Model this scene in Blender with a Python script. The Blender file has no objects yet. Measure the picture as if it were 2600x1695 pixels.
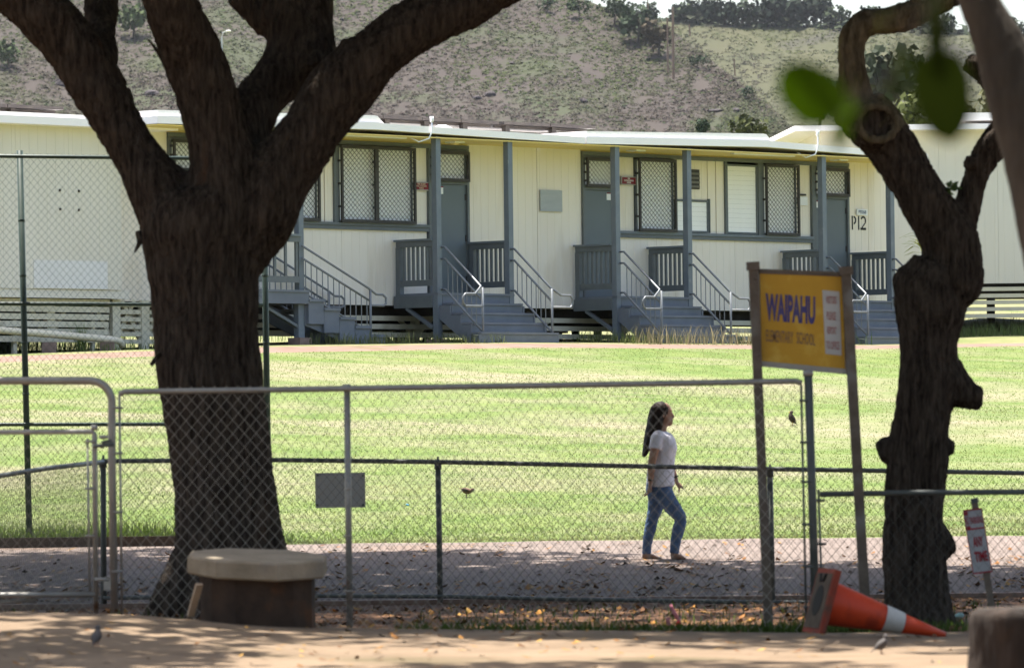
import bpy, bmesh, math, random
import numpy as np
from mathutils import Vector, Matrix, noise as mnoise
R_ = random.Random(7)
rng = np.random.default_rng(11)
sc = bpy.context.scene
COL = sc.collection

# ------------------------------------------------------------------ camera
FPX, CAMH, VHOR, ROLL = 14400.0, 1.15, 1150.0, 0.012
PITCH = math.atan((VHOR - 847.5) / FPX)
C0 = np.array([0.0, 0.0, CAMH])
CF = np.array([0, math.cos(PITCH), math.sin(PITCH)])
_r0 = np.array([1.0, 0, 0]); _u0 = np.array([0, -math.sin(PITCH), math.cos(PITCH)])
CR = math.cos(ROLL) * _r0 - math.sin(ROLL) * _u0
CU = math.sin(ROLL) * _r0 + math.cos(ROLL) * _u0
cam_d = bpy.data.cameras.new('camera'); cam = bpy.data.objects.new('camera', cam_d); COL.objects.link(cam)
cam_d.sensor_width = 36.0; cam_d.sensor_fit = 'HORIZONTAL'; cam_d.lens = FPX / 2600 * 36.0
cam_d.clip_start = 0.5; cam_d.clip_end = 20000
cam_d.dof.use_dof = True; cam_d.dof.focus_distance = 98.0; cam_d.dof.aperture_fstop = 7.5
cam.matrix_world = Matrix(((CR[0], CU[0], -CF[0], 0), (CR[1], CU[1], -CF[1], 0), (CR[2], CU[2], -CF[2], CAMH), (0, 0, 0, 1)))
sc.camera = cam
# ------------------------------------------------------------------ sky, sun, exposure
SUNV = Vector((-0.16, 0.20, 1.0)).normalized()
EL = math.asin(SUNV.z); AZ = math.atan2(SUNV.x, SUNV.y)
w = bpy.data.worlds.new('World'); sc.world = w; w.use_nodes = True
nt = w.node_tree; bg = nt.nodes['Background']
sk = nt.nodes.new('ShaderNodeTexSky'); sk.sky_type = 'NISHITA'; sk.sun_disc = False
sk.sun_elevation = EL; sk.sun_rotation = AZ; sk.air_density = 1.0; sk.dust_density = 3.5; sk.ozone_density = 0.4
nt.links.new(sk.outputs[0], bg.inputs[0]); bg.inputs[1].default_value = 0.11
sun_d = bpy.data.lights.new('sun', 'SUN'); sun_d.energy = 4.6; sun_d.angle = math.radians(0.53); sun_d.color = (1.0, 0.955, 0.88)
sun = bpy.data.objects.new('sun', sun_d); COL.objects.link(sun)
sun.rotation_euler = (-SUNV).to_track_quat('-Z', 'Y').to_euler()
sc.view_settings.view_transform = 'Standard'; sc.view_settings.look = 'None'
sc.view_settings.gamma = 1.0; sc.view_settings.use_curve_mapping = False
sc.view_settings.exposure = 1.72
sc.render.engine = 'CYCLES'
sc.cycles.use_denoising = True
sc.cycles.max_bounces = 7; sc.cycles.diffuse_bounces = 4; sc.cycles.glossy_bounces = 3; sc.cycles.transmission_bounces = 3
sc.cycles.transparent_max_bounces = 8; sc.cycles.volume_bounces = 0; sc.cycles.caustics_reflective = False; sc.cycles.caustics_refractive = False

# ------------------------------------------------------------------ pixel helpers (photo pixels, 2600 wide)
def ray(u, v): return (u - 1300) / FPX * CR - (v - 847.5) / FPX * CU + CF
def P(u, v, d):
    k = ray(u, v); return C0 + k * (d / k[1])
TH = math.radians(47)
FA = np.array([math.cos(TH), math.sin(TH), 0]); FN = np.array([math.sin(TH), -math.cos(TH), 0]); FO = np.array([0, 105.0, 0])
FRM = (FO, FA, FN, TH)
TH2 = math.radians(4); FRM2 = (np.array([8.0, 117.0, 0]), np.array([math.cos(TH2), math.sin(TH2), 0]), np.array([math.sin(TH2), -math.cos(TH2), 0]), TH2)
def fac(u, v, n=0.0, fr=FRM):
    k = ray(u, v); t = (fr[0] @ fr[2] + n - C0 @ fr[2]) / (k @ fr[2]); p = C0 + k * t
    return float((p - fr[0]) @ fr[1]), float(p[2])
def fa(u, n=0.0, v=550): return fac(u, v, n)[0]

# ------------------------------------------------------------------ terrain height
def zline(x): return float(np.interp(x, [-9, -4.2, 0, 7, 10.4], [2.83, 3.05, 3.14, 3.16, 3.24]))
def yline(x): return 101.8 + 1.072 * min(max(x, -11.0), 13.5)
NB = [(-60, 0.0), (31, 0.01), (35.2, 0.03), (36.4, 0.015), (38.5, -0.10), (45, -0.20), (51.4, -0.235), (52.0, -0.20), (57.6, 0.058), (61.5, 0.223)]
def gz(x, y):
    if y <= 61.5:
        z = float(np.interp(y, [a for a, b in NB], [b for a, b in NB]))
        if 30 < y < 38:
            z += (0.012 * math.sin(x * 1.9 + 0.6) + float(np.interp(x, [-3.4, -2.4, -1, 0, 3.2], [.165, .14, .045, 0, -.06]))) * max(0, 1 - abs(y - 36.0) / (6.0 if y < 36 else 2.0))
        return z
    yl = yline(x)
    if y <= yl:
        t = (y - 61.5) / (yl - 61.5)
        return 0.223 + (zline(x) - 0.223) * t + 0.05 * math.sin(y * .45 + x * .3) * math.sin(math.pi * t)
    q = (y - yl) * math.cos(TH)
    sl = 0.035 + 0.055 * min(1, max(0, (x - 7.5) / 3))
    return zline(x) + sl * min(q, 14) + 0.05 * max(0, q - 14)
def ground_hit(u, v, lo=20.0, hi=160.0):
    k = ray(u, v)
    d = lo
    while d < hi:
        p = C0 + k * (d / k[1])
        if p[2] <= gz(p[0], p[1]): return p
        d += 0.05
    return C0 + k * (hi / k[1])

# ------------------------------------------------------------------ materials
MATS = {}
def mat(name, c1, c2=None, scale=4.0, rough=0.75, bump=0.0, bscale=None, metal=0.0, stretch=(1, 1, 1), detail=5, spec=0.3, coord='Object', c3=None, scale3=0.6, trans=0.0, attr=None, f3=0.5, bdist=0.01):
    if name in MATS: return MATS[name]
    m = bpy.data.materials.new(name); m.use_nodes = True; t = m.node_tree; b = t.nodes['Principled BSDF']
    b.inputs['Roughness'].default_value = rough; b.inputs['Metallic'].default_value = metal
    b.inputs['Specular IOR Level'].default_value = spec
    tc = t.nodes.new('ShaderNodeTexCoord'); mp = t.nodes.new('ShaderNodeMapping'); mp.inputs['Scale'].default_value = stretch
    t.links.new(tc.outputs[coord], mp.inputs[0])
    col = None
    if c2 is not None:
        n = t.nodes.new('ShaderNodeTexNoise'); n.inputs['Scale'].default_value = scale; n.inputs['Detail'].default_value = detail; n.inputs['Roughness'].default_value = 0.62
        t.links.new(mp.outputs[0], n.inputs['Vector'])
        rp = t.nodes.new('ShaderNodeValToRGB'); rp.color_ramp.elements[0].position = 0.34; rp.color_ramp.elements[1].position = 0.66
        rp.color_ramp.elements[0].color = (*c1, 1); rp.color_ramp.elements[1].color = (*c2, 1)
        t.links.new(n.outputs[0], rp.inputs[0]); col = rp.outputs[0]
        if c3 is not None:
            n3 = t.nodes.new('ShaderNodeTexNoise'); n3.inputs['Scale'].default_value = scale3; n3.inputs['Detail'].default_value = 4
            t.links.new(mp.outputs[0], n3.inputs['Vector'])
            r3 = t.nodes.new('ShaderNodeValToRGB'); r3.color_ramp.elements[0].position = f3; r3.color_ramp.elements[1].position = min(1, f3 + 0.13)
            t.links.new(n3.outputs[0], r3.inputs[0])
            mx = t.nodes.new('ShaderNodeMix'); mx.data_type = 'RGBA'
            t.links.new(r3.outputs[0], mx.inputs[0]); t.links.new(col, mx.inputs[6]); mx.inputs[7].default_value = (*c3, 1); col = mx.outputs[2]
    if attr:
        at = t.nodes.new('ShaderNodeAttribute'); at.attribute_name = attr
        if col is None: col = at.outputs['Color']
        else:
            mx = t.nodes.new('ShaderNodeMix'); mx.data_type = 'RGBA'; mx.blend_type = 'MULTIPLY'; mx.inputs[0].default_value = 1
            t.links.new(col, mx.inputs[6]); t.links.new(at.outputs['Color'], mx.inputs[7]); col = mx.outputs[2]
    if col is None: b.inputs['Base Color'].default_value = (*c1, 1)
    else: t.links.new(col, b.inputs['Base Color'])
    if bump > 0:
        n2 = t.nodes.new('ShaderNodeTexNoise'); n2.inputs['Scale'].default_value = bscale or scale * 3; n2.inputs['Detail'].default_value = 6
        t.links.new(mp.outputs[0], n2.inputs['Vector'])
        bp = t.nodes.new('ShaderNodeBump'); bp.inputs['Strength'].default_value = bump; bp.inputs['Distance'].default_value = bdist
        t.links.new(n2.outputs[0], bp.inputs['Height']); t.links.new(bp.outputs[0], b.inputs['Normal'])
    if trans > 0:
        tr = t.nodes.new('ShaderNodeBsdfTranslucent'); ms = t.nodes.new('ShaderNodeMixShader'); ms.inputs[0].default_value = trans
        if col is None: tr.inputs[0].default_value = (*c1, 1)
        else: t.links.new(col, tr.inputs[0])
        out = t.nodes['Material Output']
        t.links.new(b.outputs[0], ms.inputs[1]); t.links.new(tr.outputs[0], ms.inputs[2]); t.links.new(ms.outputs[0], out.inputs[0])
    MATS[name] = m; return m

CREAM = mat('cream_siding', (.765, .70, .595), (.81, .75, .65), 1.3, .7, .15, 60, stretch=(1, 1, .22), c3=(.70, .63, .515), scale3=1.9, f3=.56)
CREAMY = mat('yellow_eave', (.74, .58, .20), (.78, .63, .25), 2, .65)  # saturated yellow for the bands above the lintels and the soffits
CREAMD = mat('grey_cream_siding', (.66, .625, .535), (.71, .675, .59), 1.0, .7, .15, 60, stretch=(1, 1, .3))
WOODC = mat('cream_board', (.56, .52, .38), (.66, .62, .48), 3, .75, .2, 40, c3=(.42, .37, .25), scale3=1.2, f3=.62)
TRIM = mat('blue_grey_paint', (.112, .127, .132), (.132, .148, .154), 5, .5, .15, 70)
TRIML = mat('worn_blue_grey_paint', (.13, .155, .178), (.16, .185, .205), 4, .5, .15, 60, c3=(.24, .25, .25), scale3=6, f3=.66)
DOOR = mat('grey_door_paint', (.118, .142, .155), (.13, .155, .168), 1.5, .45)
STAIR = mat('grey_stair_paint', (.125, .142, .165), (.155, .172, .195), 3, .6, .2, 50, c3=(.20, .205, .215), scale3=5, f3=.68)
RAILM = mat('painted_handrail', (.13, .142, .152), (.17, .182, .192), 8, .38, spec=.5)
SCREEN = mat('dark_screen_metal', (.035, .033, .03), (.055, .05, .045), 12, .55, c3=(.11, .055, .03), scale3=7, f3=.7)
LOUVER = mat('white_louver', (.84, .84, .82), (.88, .88, .86), 3, .35)
ROOFW = mat('white_roof_coating', (.90, .855, .83), (.93, .89, .86), 2, .6, .1, 20)
SOLAR = mat('black_solar_panel', (.012, .012, .016), None, rough=.25, spec=.6)
SOLFR = mat('solar_frame', (.05, .042, .04), (.08, .07, .06), 5, .5)
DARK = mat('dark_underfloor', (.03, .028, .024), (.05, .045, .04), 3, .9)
REDSIGN = mat('maroon_sign', (.15, .006, .012), (.19, .009, .016), 3, .5)
SIGNTXT = mat('sign_lettering', (.68, .52, .40))
SIGNWH = mat('white_lettering', (.75, .74, .72))
WHITE = mat('white_paper', (.72, .74, .75), (.78, .79, .80), 4, .6)
PLAQ = mat('grey_plaque', (.33, .355, .37), (.40, .425, .435), 4, .45, stretch=(.5, 1, 2), c3=(.24, .26, .28), scale3=5, f3=.64)
BLACKP = mat('black_stencil_paint', (.02, .02, .022))
CONC = mat('concrete', (.23, .182, .125), (.33, .265, .19), 6, .85, .35, 40, c3=(.20, .17, .14), scale3=2.2, f3=.55)
BRICKC = mat('red_stained_concrete', (.20, .13, .10), (.30, .21, .17), 6, .85, .3, 40)
GALV = mat('galvanised_steel', (.26, .25, .23), (.36, .34, .31), 10, .45, metal=.35, c3=(.17, .10, .06), scale3=5, f3=.63, spec=.5)
GREENP = mat('dark_green_fence_paint', (.028, .05, .042), (.045, .07, .058), 8, .5, c3=(.10, .10, .08), scale3=6, f3=.66)
GREYP = mat('dark_grey_fence_paint', (.07, .078, .075), (.10, .108, .10), 8, .5, c3=(.16, .15, .13), scale3=6, f3=.63, spec=.4)
WIRE = mat('fence_wire', (.085, .085, .075), (.12, .115, .10), 9, .55, metal=.3)
WIREN = mat('weathered_fence_wire', (.42, .37, .31), (.50, .45, .38), 9, .55, metal=.3)
BARK = mat('dark_bark', (.022, .0165, .013), (.112, .088, .069), 17, .95, 1.0, 34, stretch=(1.7, 1.7, .26), c3=(.10, .05, .026), scale3=2.4, f3=.66, spec=.08, bdist=.07, detail=9)
BARKL = mat('mottled_bark', (.05, .04, .026), (.18, .15, .10), 12, .95, 1.0, 30, stretch=(1.4, 1.4, .5), c3=(.17, .165, .075), scale3=3.5, f3=.56, spec=.1, bdist=.025)
BARKC = mat('brown_smooth_bark', (.038, .032, .026), (.078, .066, .054), 5, .9, .6, 18, stretch=(1.4, 1.4, .3), spec=.1, bdist=.02)
LEAF = mat('canopy_leaf', (.035, .075, .018), (.06, .11, .03), 2, .5, trans=.35)
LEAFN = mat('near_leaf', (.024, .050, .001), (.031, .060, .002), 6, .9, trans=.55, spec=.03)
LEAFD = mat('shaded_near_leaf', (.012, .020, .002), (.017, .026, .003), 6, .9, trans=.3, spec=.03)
STUMPM = mat('stump_bark', (.014, .010, .008), (.042, .029, .022), 5, .95, .9, 18, stretch=(1.5, 1.5, .3), bdist=.03)

def ground_mat(name, cA, cB, cC, sA, sB, fB, stretch=(1, 1, 1), bump=.4, bscale=30, extra=None, rough=.95):
    return mat(name, cA, cB, sA, rough, bump, bscale, stretch=stretch, c3=cC, scale3=sB, f3=fB, coord='Object', spec=.15, bdist=.02)

# ------------------------------------------------------------------ mesh building
class MB:
    def __init__(s): s.v = []; s.f = []
    def add(s, vs, fs):
        o = len(s.v); s.v.extend([tuple(map(float, q)) for q in vs]); s.f.extend([tuple(i + o for i in q) for q in fs]); return s
    def box(s, x0, x1, y0, y1, z0, z1):
        if x0 > x1: x0, x1 = x1, x0
        if y0 > y1: y0, y1 = y1, y0
        if z0 > z1: z0, z1 = z1, z0
        return s.add([(x0, y0, z0), (x1, y0, z0), (x1, y1, z0), (x0, y1, z0), (x0, y0, z1), (x1, y0, z1), (x1, y1, z1), (x0, y1, z1)],
                     [(0, 3, 2, 1), (4, 5, 6, 7), (0, 1, 5, 4), (1, 2, 6, 5), (2, 3, 7, 6), (3, 0, 4, 7)])
    def bar(s, p, q, w, h, up=(0, 0, 1)):
        p = Vector(p); q = Vector(q); d = (q - p).normalized(); up = Vector(up)
        if abs(d.dot(up)) > .98: up = Vector((0, 1, 0))
        sx = d.cross(up).normalized() * w / 2; sz = sx.cross(d).normalized() * h / 2
        return s.add([p - sx - sz, p + sx - sz, p + sx + sz, p - sx + sz, q - sx - sz, q + sx - sz, q + sx + sz, q - sx + sz],
                     [(0, 1, 2, 3), (7, 6, 5, 4), (0, 4, 5, 1), (1, 5, 6, 2), (2, 6, 7, 3), (3, 7, 4, 0)])
    def tube(s, pts, rad, n=8, cap=True, ell=None):
        pts = [Vector(p) for p in pts]
        if not hasattr(rad, '__len__'): rad = [rad] * len(pts)
        up = None; rings = []
        for i, p in enumerate(pts):
            a = pts[max(i - 1, 0)]; b = pts[min(i + 1, len(pts) - 1)]; d = (b - a).normalized()
            if up is None:
                up = Vector((0, 1, 0)) if abs(d.y) < .9 else Vector((1, 0, 0))
            x = up.cross(d).normalized(); y = d.cross(x).normalized(); up = y
            r = rad[i]; rx, ry = (r if hasattr(r, '__len__') else (r, r))
            rings.append([p + x * (rx * math.cos(6.28318 * k / n)) + y * (ry * math.sin(6.28318 * k / n)) for k in range(n)])
        vs = [q for r in rings for q in r]; fs = []
        for i in range(len(pts) - 1):
            for k in range(n):
                fs.append((i * n + k, i * n + (k + 1) % n, (i + 1) * n + (k + 1) % n, (i + 1) * n + k))
        if cap: fs.append(tuple(range(n - 1, -1, -1))); fs.append(tuple((len(pts) - 1) * n + k for k in range(n)))
        return s.add(vs, fs)
    def sphere(s, c, r, seg=12, rings=8):
        if not hasattr(r, '__len__'): r = (r, r, r)
        vs = [(c[0], c[1], c[2] - r[2])]; fs = []
        for j in range(1, rings):
            a = math.pi * j / rings
            for k in range(seg):
                b = 2 * math.pi * k / seg
                vs.append((c[0] + r[0] * math.sin(a) * math.cos(b), c[1] + r[1] * math.sin(a) * math.sin(b), c[2] - r[2] * math.cos(a)))
        vs.append((c[0], c[1], c[2] + r[2])); L = len(vs) - 1
        for k in range(seg):
            fs.append((0, 1 + (k + 1) % seg, 1 + k)); fs.append((L, L - seg + k, L - seg + (k + 1) % seg))
        for j in range(rings - 2):
            for k in range(seg):
                a = 1 + j * seg + k; b = 1 + j * seg + (k + 1) % seg
                fs.append((a, b, b + seg, a + seg))
        return s.add(vs, fs)
    def prism(s, poly, y0, y1):
        n = len(poly)
        vs = [(x, y0, z) for x, z in poly] + [(x, y1, z) for x, z in poly]
        fs = [tuple(range(n)), tuple(range(2 * n - 1, n - 1, -1))] + [(k, k + n, (k + 1) % n + n, (k + 1) % n) for k in range(n)]
        return s.add(vs, fs)
    def mesh(s, name, m=None, smooth=False, off=(0, 0, 0)):
        me = bpy.data.meshes.new(name)
        v = np.array(s.v) - np.array(off)
        me.from_pydata(v.tolist(), [], s.f)
        if m: me.materials.append(m)
        if smooth:
            me.polygons.foreach_set('use_smooth', [True] * len(me.polygons))
        me.update(); return me

def setp(o, label=None, cat=None, group=None, kind=None):
    if label: o['label'] = label
    if cat: o['category'] = cat
    if group: o['group'] = group
    if kind: o['kind'] = kind
    return o
def link(name, me, parent=None):
    o = bpy.data.objects.new(name, me); COL.objects.link(o)
    if parent is not None: o.parent = parent
    return o
def empty(name, loc, rz=0.0, label=None, cat=None, group=None):
    o = bpy.data.objects.new(name, None); COL.objects.link(o); o.location = tuple(float(q) for q in loc); o.rotation_euler = (0, 0, rz); o.empty_display_size = .3
    return setp(o, label, cat, group)
def build(name, mb, m, parent=None, smooth=False, off=None, bevel=0):
    """Link one mesh; under a parent, world coordinates become local ones (parents are not rotated unless off is given)."""
    if off is None: off = tuple(parent_world(parent)) if parent is not None else (0, 0, 0)
    return link(name, mb.mesh(name, m, smooth, off), parent)
def parent_world(p):
    v = Vector((0, 0, 0))
    while p is not None:
        v += Vector(p.location); p = p.parent
    return v
def numpy_mesh(name, V, F4, m, attr=None, smooth=False):
    me = bpy.data.meshes.new(name); V = np.asarray(V, dtype=np.float32); F4 = np.asarray(F4, dtype=np.int32)
    k = F4.shape[1]
    me.vertices.add(len(V)); me.vertices.foreach_set('co', V.ravel())
    me.loops.add(F4.size); me.loops.foreach_set('vertex_index', F4.ravel())
    me.polygons.add(len(F4)); me.polygons.foreach_set('loop_start', np.arange(0, F4.size, k, dtype=np.int32))
    me.polygons.foreach_set('loop_total', np.full(len(F4), k, dtype=np.int32))
    if smooth: me.polygons.foreach_set('use_smooth', np.ones(len(F4), dtype=bool))
    me.update(calc_edges=True)
    if attr is not None:
        ca = me.color_attributes.new('tint', 'FLOAT_COLOR', 'POINT'); a = np.ones((len(V), 4), dtype=np.float32); a[:, :3] = attr; ca.data.foreach_set('color', a.ravel())
    me.materials.append(m); return me
def remeshed(mb, name, m, voxel, smooth_it=4, off=(0, 0, 0)):
    me = mb.mesh(name + '_raw', None, False, off); o = bpy.data.objects.new(name + '_raw', me); COL.objects.link(o)
    md = o.modifiers.new('r', 'REMESH'); md.mode = 'VOXEL'; md.voxel_size = voxel
    if smooth_it:
        ms = o.modifiers.new('s', 'SMOOTH'); ms.iterations = smooth_it; ms.factor = .5
    bpy.context.view_layer.update()
    dg = bpy.context.evaluated_depsgraph_get()
    out = bpy.data.meshes.new_from_object(o.evaluated_get(dg)); out.name = name
    bpy.data.objects.remove(o); bpy.data.meshes.remove(me)
    out.materials.clear(); out.materials.append(m)
    out.polygons.foreach_set('use_smooth', [True] * len(out.polygons)); out.update()
    return out
def text_mesh(txt, size, m, name='lettering', sx=1.0, bold=0.0, align='CENTER', depth=0.002):
    cu = bpy.data.curves.new('t', 'FONT'); cu.body = txt; cu.size = size; cu.align_x = align; cu.align_y = 'CENTER'; cu.extrude = depth; cu.offset = bold; cu.resolution_u = 3
    o = bpy.data.objects.new('t', cu); COL.objects.link(o); bpy.context.view_layer.update()
    me = bpy.data.meshes.new_from_object(o.evaluated_get(bpy.context.evaluated_depsgraph_get())); bpy.data.objects.remove(o)
    me.transform(Matrix.Scale(sx, 4, (1, 0, 0))); me.materials.clear(); me.materials.append(m); me.name = name
    return me

# ================================================================== GROUND
XS = np.concatenate([np.linspace(-160, -22, 12), np.linspace(-20, 20, 101), np.linspace(22, 160, 12)])
def strip(name, y0f, y1f, rows, m, kind='structure', dz=0.0, power=1.0):
    V = []; F = []
    for x in XS:
        y0, y1 = y0f(x), y1f(x)
        for j in range(rows + 1):
            y = y0 + (y1 - y0) * (j / rows) ** power
            V.append((x, y, gz(x, y) + dz))
    n = rows + 1
    for i in range(len(XS) - 1):
        for j in range(rows):
            F.append((i * n + j, (i + 1) * n + j, (i + 1) * n + j + 1, i * n + j + 1))
    o = link(name, numpy_mesh(name, V, F, m, smooth=True)); o['kind'] = kind; return o
M_FORE = ground_mat('pale_dirt_drive', (.145, .103, .068), (.21, .152, .102), (.11, .086, .05), 1.2, .5, .58, bump=.5, bscale=14)
M_DIRT = ground_mat('red_brown_dirt', (.105, .052, .026), (.17, .09, .048), (.06, .035, .02), 3.0, .8, .55, bump=.8, bscale=12)
M_ROAD = ground_mat('worn_asphalt', (.135, .108, .094), (.172, .138, .12), (.155, .11, .085), 2.0, .35, .6, bump=.3, bscale=60)
M_LAWN = bpy.data.materials.new('mown_lawn')
def lawn_material(m):
    m.use_nodes = True; t = m.node_tree; b = t.nodes['Principled BSDF']; b.inputs['Roughness'].default_value = .9; b.inputs['Specular IOR Level'].default_value = .12
    tc = t.nodes.new('ShaderNodeTexCoord')
    def nz(sc_, st, det=5, dist=0):
        mp = t.nodes.new('ShaderNodeMapping'); mp.inputs['Scale'].default_value = st; t.links.new(tc.outputs['Object'], mp.inputs[0])
        n = t.nodes.new('ShaderNodeTexNoise'); n.inputs['Scale'].default_value = sc_; n.inputs['Detail'].default_value = det; n.inputs['Distortion'].default_value = dist
        t.links.new(mp.outputs[0], n.inputs['Vector']); return n.outputs[0]
    def ramp(i, p0, p1, a, c):
        r = t.nodes.new('ShaderNodeValToRGB'); r.color_ramp.elements[0].position = p0; r.color_ramp.elements[1].position = p1
        r.color_ramp.elements[0].color = (*a, 1); r.color_ramp.elements[1].color = (*c, 1); t.links.new(i, r.inputs[0]); return r.outputs[0]
    def mix(f, a, c):
        x = t.nodes.new('ShaderNodeMix'); x.data_type = 'RGBA'; t.links.new(f, x.inputs[0]); t.links.new(a, x.inputs[6])
        if isinstance(c, tuple): x.inputs[7].default_value = (*c, 1)
        else: t.links.new(c, x.inputs[7])
        return x.outputs[2]
    g = ramp(nz(1.6, (1, .7, 1), 6), .35, .68, (.080, .120, .029), (.122, .155, .047))
    dry = ramp(nz(3.0, (1, 1, 1), 6), .3, .7, (.165, .148, .092), (.22, .195, .13))
    # dry mown bands running across the field plus patchy wear
    sep = t.nodes.new('ShaderNodeSeparateXYZ'); t.links.new(tc.outputs['Object'], sep.inputs[0])
    cur = t.nodes.new('ShaderNodeValToRGB'); mr = t.nodes.new('ShaderNodeMapRange'); mr.inputs[1].default_value = 61; mr.inputs[2].default_value = 121
    t.links.new(sep.outputs[1], mr.inputs[0])
    mv = t.nodes.new('ShaderNodeMath'); mv.operation = 'MULTIPLY_ADD'; mv.inputs[1].default_value = .10
    t.links.new(nz(.22, (1, 1.6, 1), 3), mv.inputs[0]); 
    ad = t.nodes.new('ShaderNodeMath'); ad.operation = 'SUBTRACT'; ad.inputs[1].default_value = .05
    t.links.new(mr.outputs[0], mv.inputs[2]); t.links.new(mv.outputs[0], ad.inputs[0]); t.links.new(ad.outputs[0], cur.inputs[0])
    e = cur.color_ramp.elements
    stops = [(p_, v_ * .72) for p_, v_ in [(0, .05), (.08, .0), (.13, .4), (.16, .7), (.19, .2), (.26, .12), (.30, .6), (.33, .65), (.36, .15), (.42, .1), (.47, .75), (.52, .7), (.56, .1), (.64, .05), (.8, .3), (1, .3)]]
    e[0].position = 0; e[0].color = (.05,) * 3 + (1,); e[1].position = 1; e[1].color = (.3,) * 3 + (1,)
    for p, v in stops[1:-1]:
        q = e.new(p); q.color = (v, v, v, 1)
    pn = t.nodes.new('ShaderNodeMath'); pn.operation = 'MULTIPLY_ADD'; pn.inputs[1].default_value = 2.3; pn.inputs[2].default_value = -1.1
    t.links.new(nz(.55, (1, 1.3, 1), 6), pn.inputs[0])
    sm = t.nodes.new('ShaderNodeMath'); sm.operation = 'ADD'; sm.use_clamp = True
    t.links.new(cur.outputs[0], sm.inputs[0]); t.links.new(pn.outputs[0], sm.inputs[1])
    t.links.new(mix(sm.outputs[0], g, dry), b.inputs['Base Color'])
    bp = t.nodes.new('ShaderNodeBump'); bp.inputs['Strength'].default_value = .8; bp.inputs['Distance'].default_value = .04
    t.links.new(nz(22, (1, 1, 1), 6), bp.inputs['Height']); t.links.new(bp.outputs[0], b.inputs['Normal'])
lawn_material(M_LAWN)
M_PATH = ground_mat('red_stained_concrete_path', (.15, .10, .078), (.20, .138, .11), (.12, .10, .05), 2.0, .6, .6, bump=.2)
M_BANK = ground_mat('dry_grass_bank', (.115, .13, .048), (.20, .185, .095), (.10, .13, .04), 2.4, .5, .55, bump=.7, bscale=18)
def c(v): return lambda x: v
strip('ground', c(-60), lambda x: 36.5 + .25 * math.sin(x * 1.3), 70, M_FORE, power=.6)
strip('dirt_strip', lambda x: 36.5 + .25 * math.sin(x * 1.3), c(51.75), 40, M_DIRT)
strip('road', c(51.95), lambda x: 61.0 + .06 * math.sin(x * 3.1) + .05 * math.sin(x * 7.7), 24, M_ROAD)
strip('lawn', lambda x: 61.0 + .06 * math.sin(x * 3.1) + .05 * math.sin(x * 7.7), lambda x: yline(x) - 2.0, 60, M_LAWN)
strip('footpath', lambda x: yline(x) - 2.0, lambda x: yline(x) - .45, 3, M_PATH)
strip('grass_bank', lambda x: yline(x) - .45, c(190), 50, M_BANK, power=1.6)
# kerb between dirt strip and road
mb = MB()
for i in range(len(XS) - 1):
    a, b = XS[i], XS[i + 1]
    z0, z1 = gz(a, 51.85), gz(b, 51.85)
    mb.add([(a, 51.75, z0 - .2), (b, 51.75, z1 - .2), (b, 51.95, z1 - .2), (a, 51.95, z0 - .2), (a, 51.75, z0 + .035), (b, 51.75, z1 + .035), (b, 51.95, z1 + .035), (a, 51.95, z0 + .035)],
           [(4, 5, 6, 7), (0, 1, 5, 4), (2, 3, 7, 6)])
o = build('kerb', mb, BRICKC); o['kind'] = 'structure'
mb = MB(); zk = gz(-5, 61.0)
for i in range(6): mb.box(-12 + i * 1.5, -10.52 + i * 1.5, 60.93, 61.03, zk - .2, zk + .105)
o = build('lawn_kerb', mb, mat('dark_weathered_timber', (.05, .035, .026), (.09, .065, .05), 4, .9, .3, 20, stretch=(.3, 1, 1))); o['kind'] = 'structure'
# land beyond the school rising to the hills
V = []; F = []
fx = np.linspace(-900, 900, 19); fy = [190, 260, 400, 600, 800, 960, 1200, 1500, 2200]; fz = [10.0, 12, 18, 28, 38, 46, 52, 56, 60]
for x in fx:
    for y, z in zip(fy, fz): V.append((x, y, z if y > 190 else min(gz(x, 189.9) - .3, 12)))
for i in range(len(fx) - 1):
    for j in range(len(fy) - 1):
        F.append((i * 9 + j, (i + 1) * 9 + j, (i + 1) * 9 + j + 1, i * 9 + j + 1))
o = link('terrain', numpy_mesh('terrain', V, F, M_BANK)); o['kind'] = 'structure'
#--SECTION2
# ================================================================== HILLS
M_HILL = mat('dry_hill_soil', (.026, .0195, .016), (.034, .026, .020), .12, .95, c3=(.026, .031, .0115), scale3=.05, f3=.5)
M_HILL2 = mat('dry_grass_hill', (.036, .039, .016), (.050, .049, .021), .08, .95, c3=(.029, .028, .020), scale3=.04, f3=.5)
M_SCRUB = mat('scrub_leaves', (1, 1, 1), None, rough=.8, attr='tint', spec=.1)
NT_U = [-1500, 0, 900, 1350, 1500, 1560, 1640, 1720, 1780, 1850, 1930, 1985, 2030, 2100]
NT_V = [-200, -130, -95, -40, 5, 30, 48, 88, 132, 190, 250, 300, 350, 430]
FT_U = [1300, 1500, 1900, 2100, 2300, 2600, 4200]; FT_V = [30, 44, 68, 72, 84, 96, 90]
def near_pt(u, v, jit=True):
    Y = 1000 + 95 * (345 - v) / 345 + 7 * mnoise.noise((u * .004, v * .006, 1.3)) + 2.5 * mnoise.noise((u * .014, v * .016, 5))
    return P(u, v, Y)
def far_pt(u, v):
    Y = 1330 + 110 * (345 - v) / 345 + 6 * mnoise.noise((u * .005, v * .007, 8.3))
    return P(u, v, Y)
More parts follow.
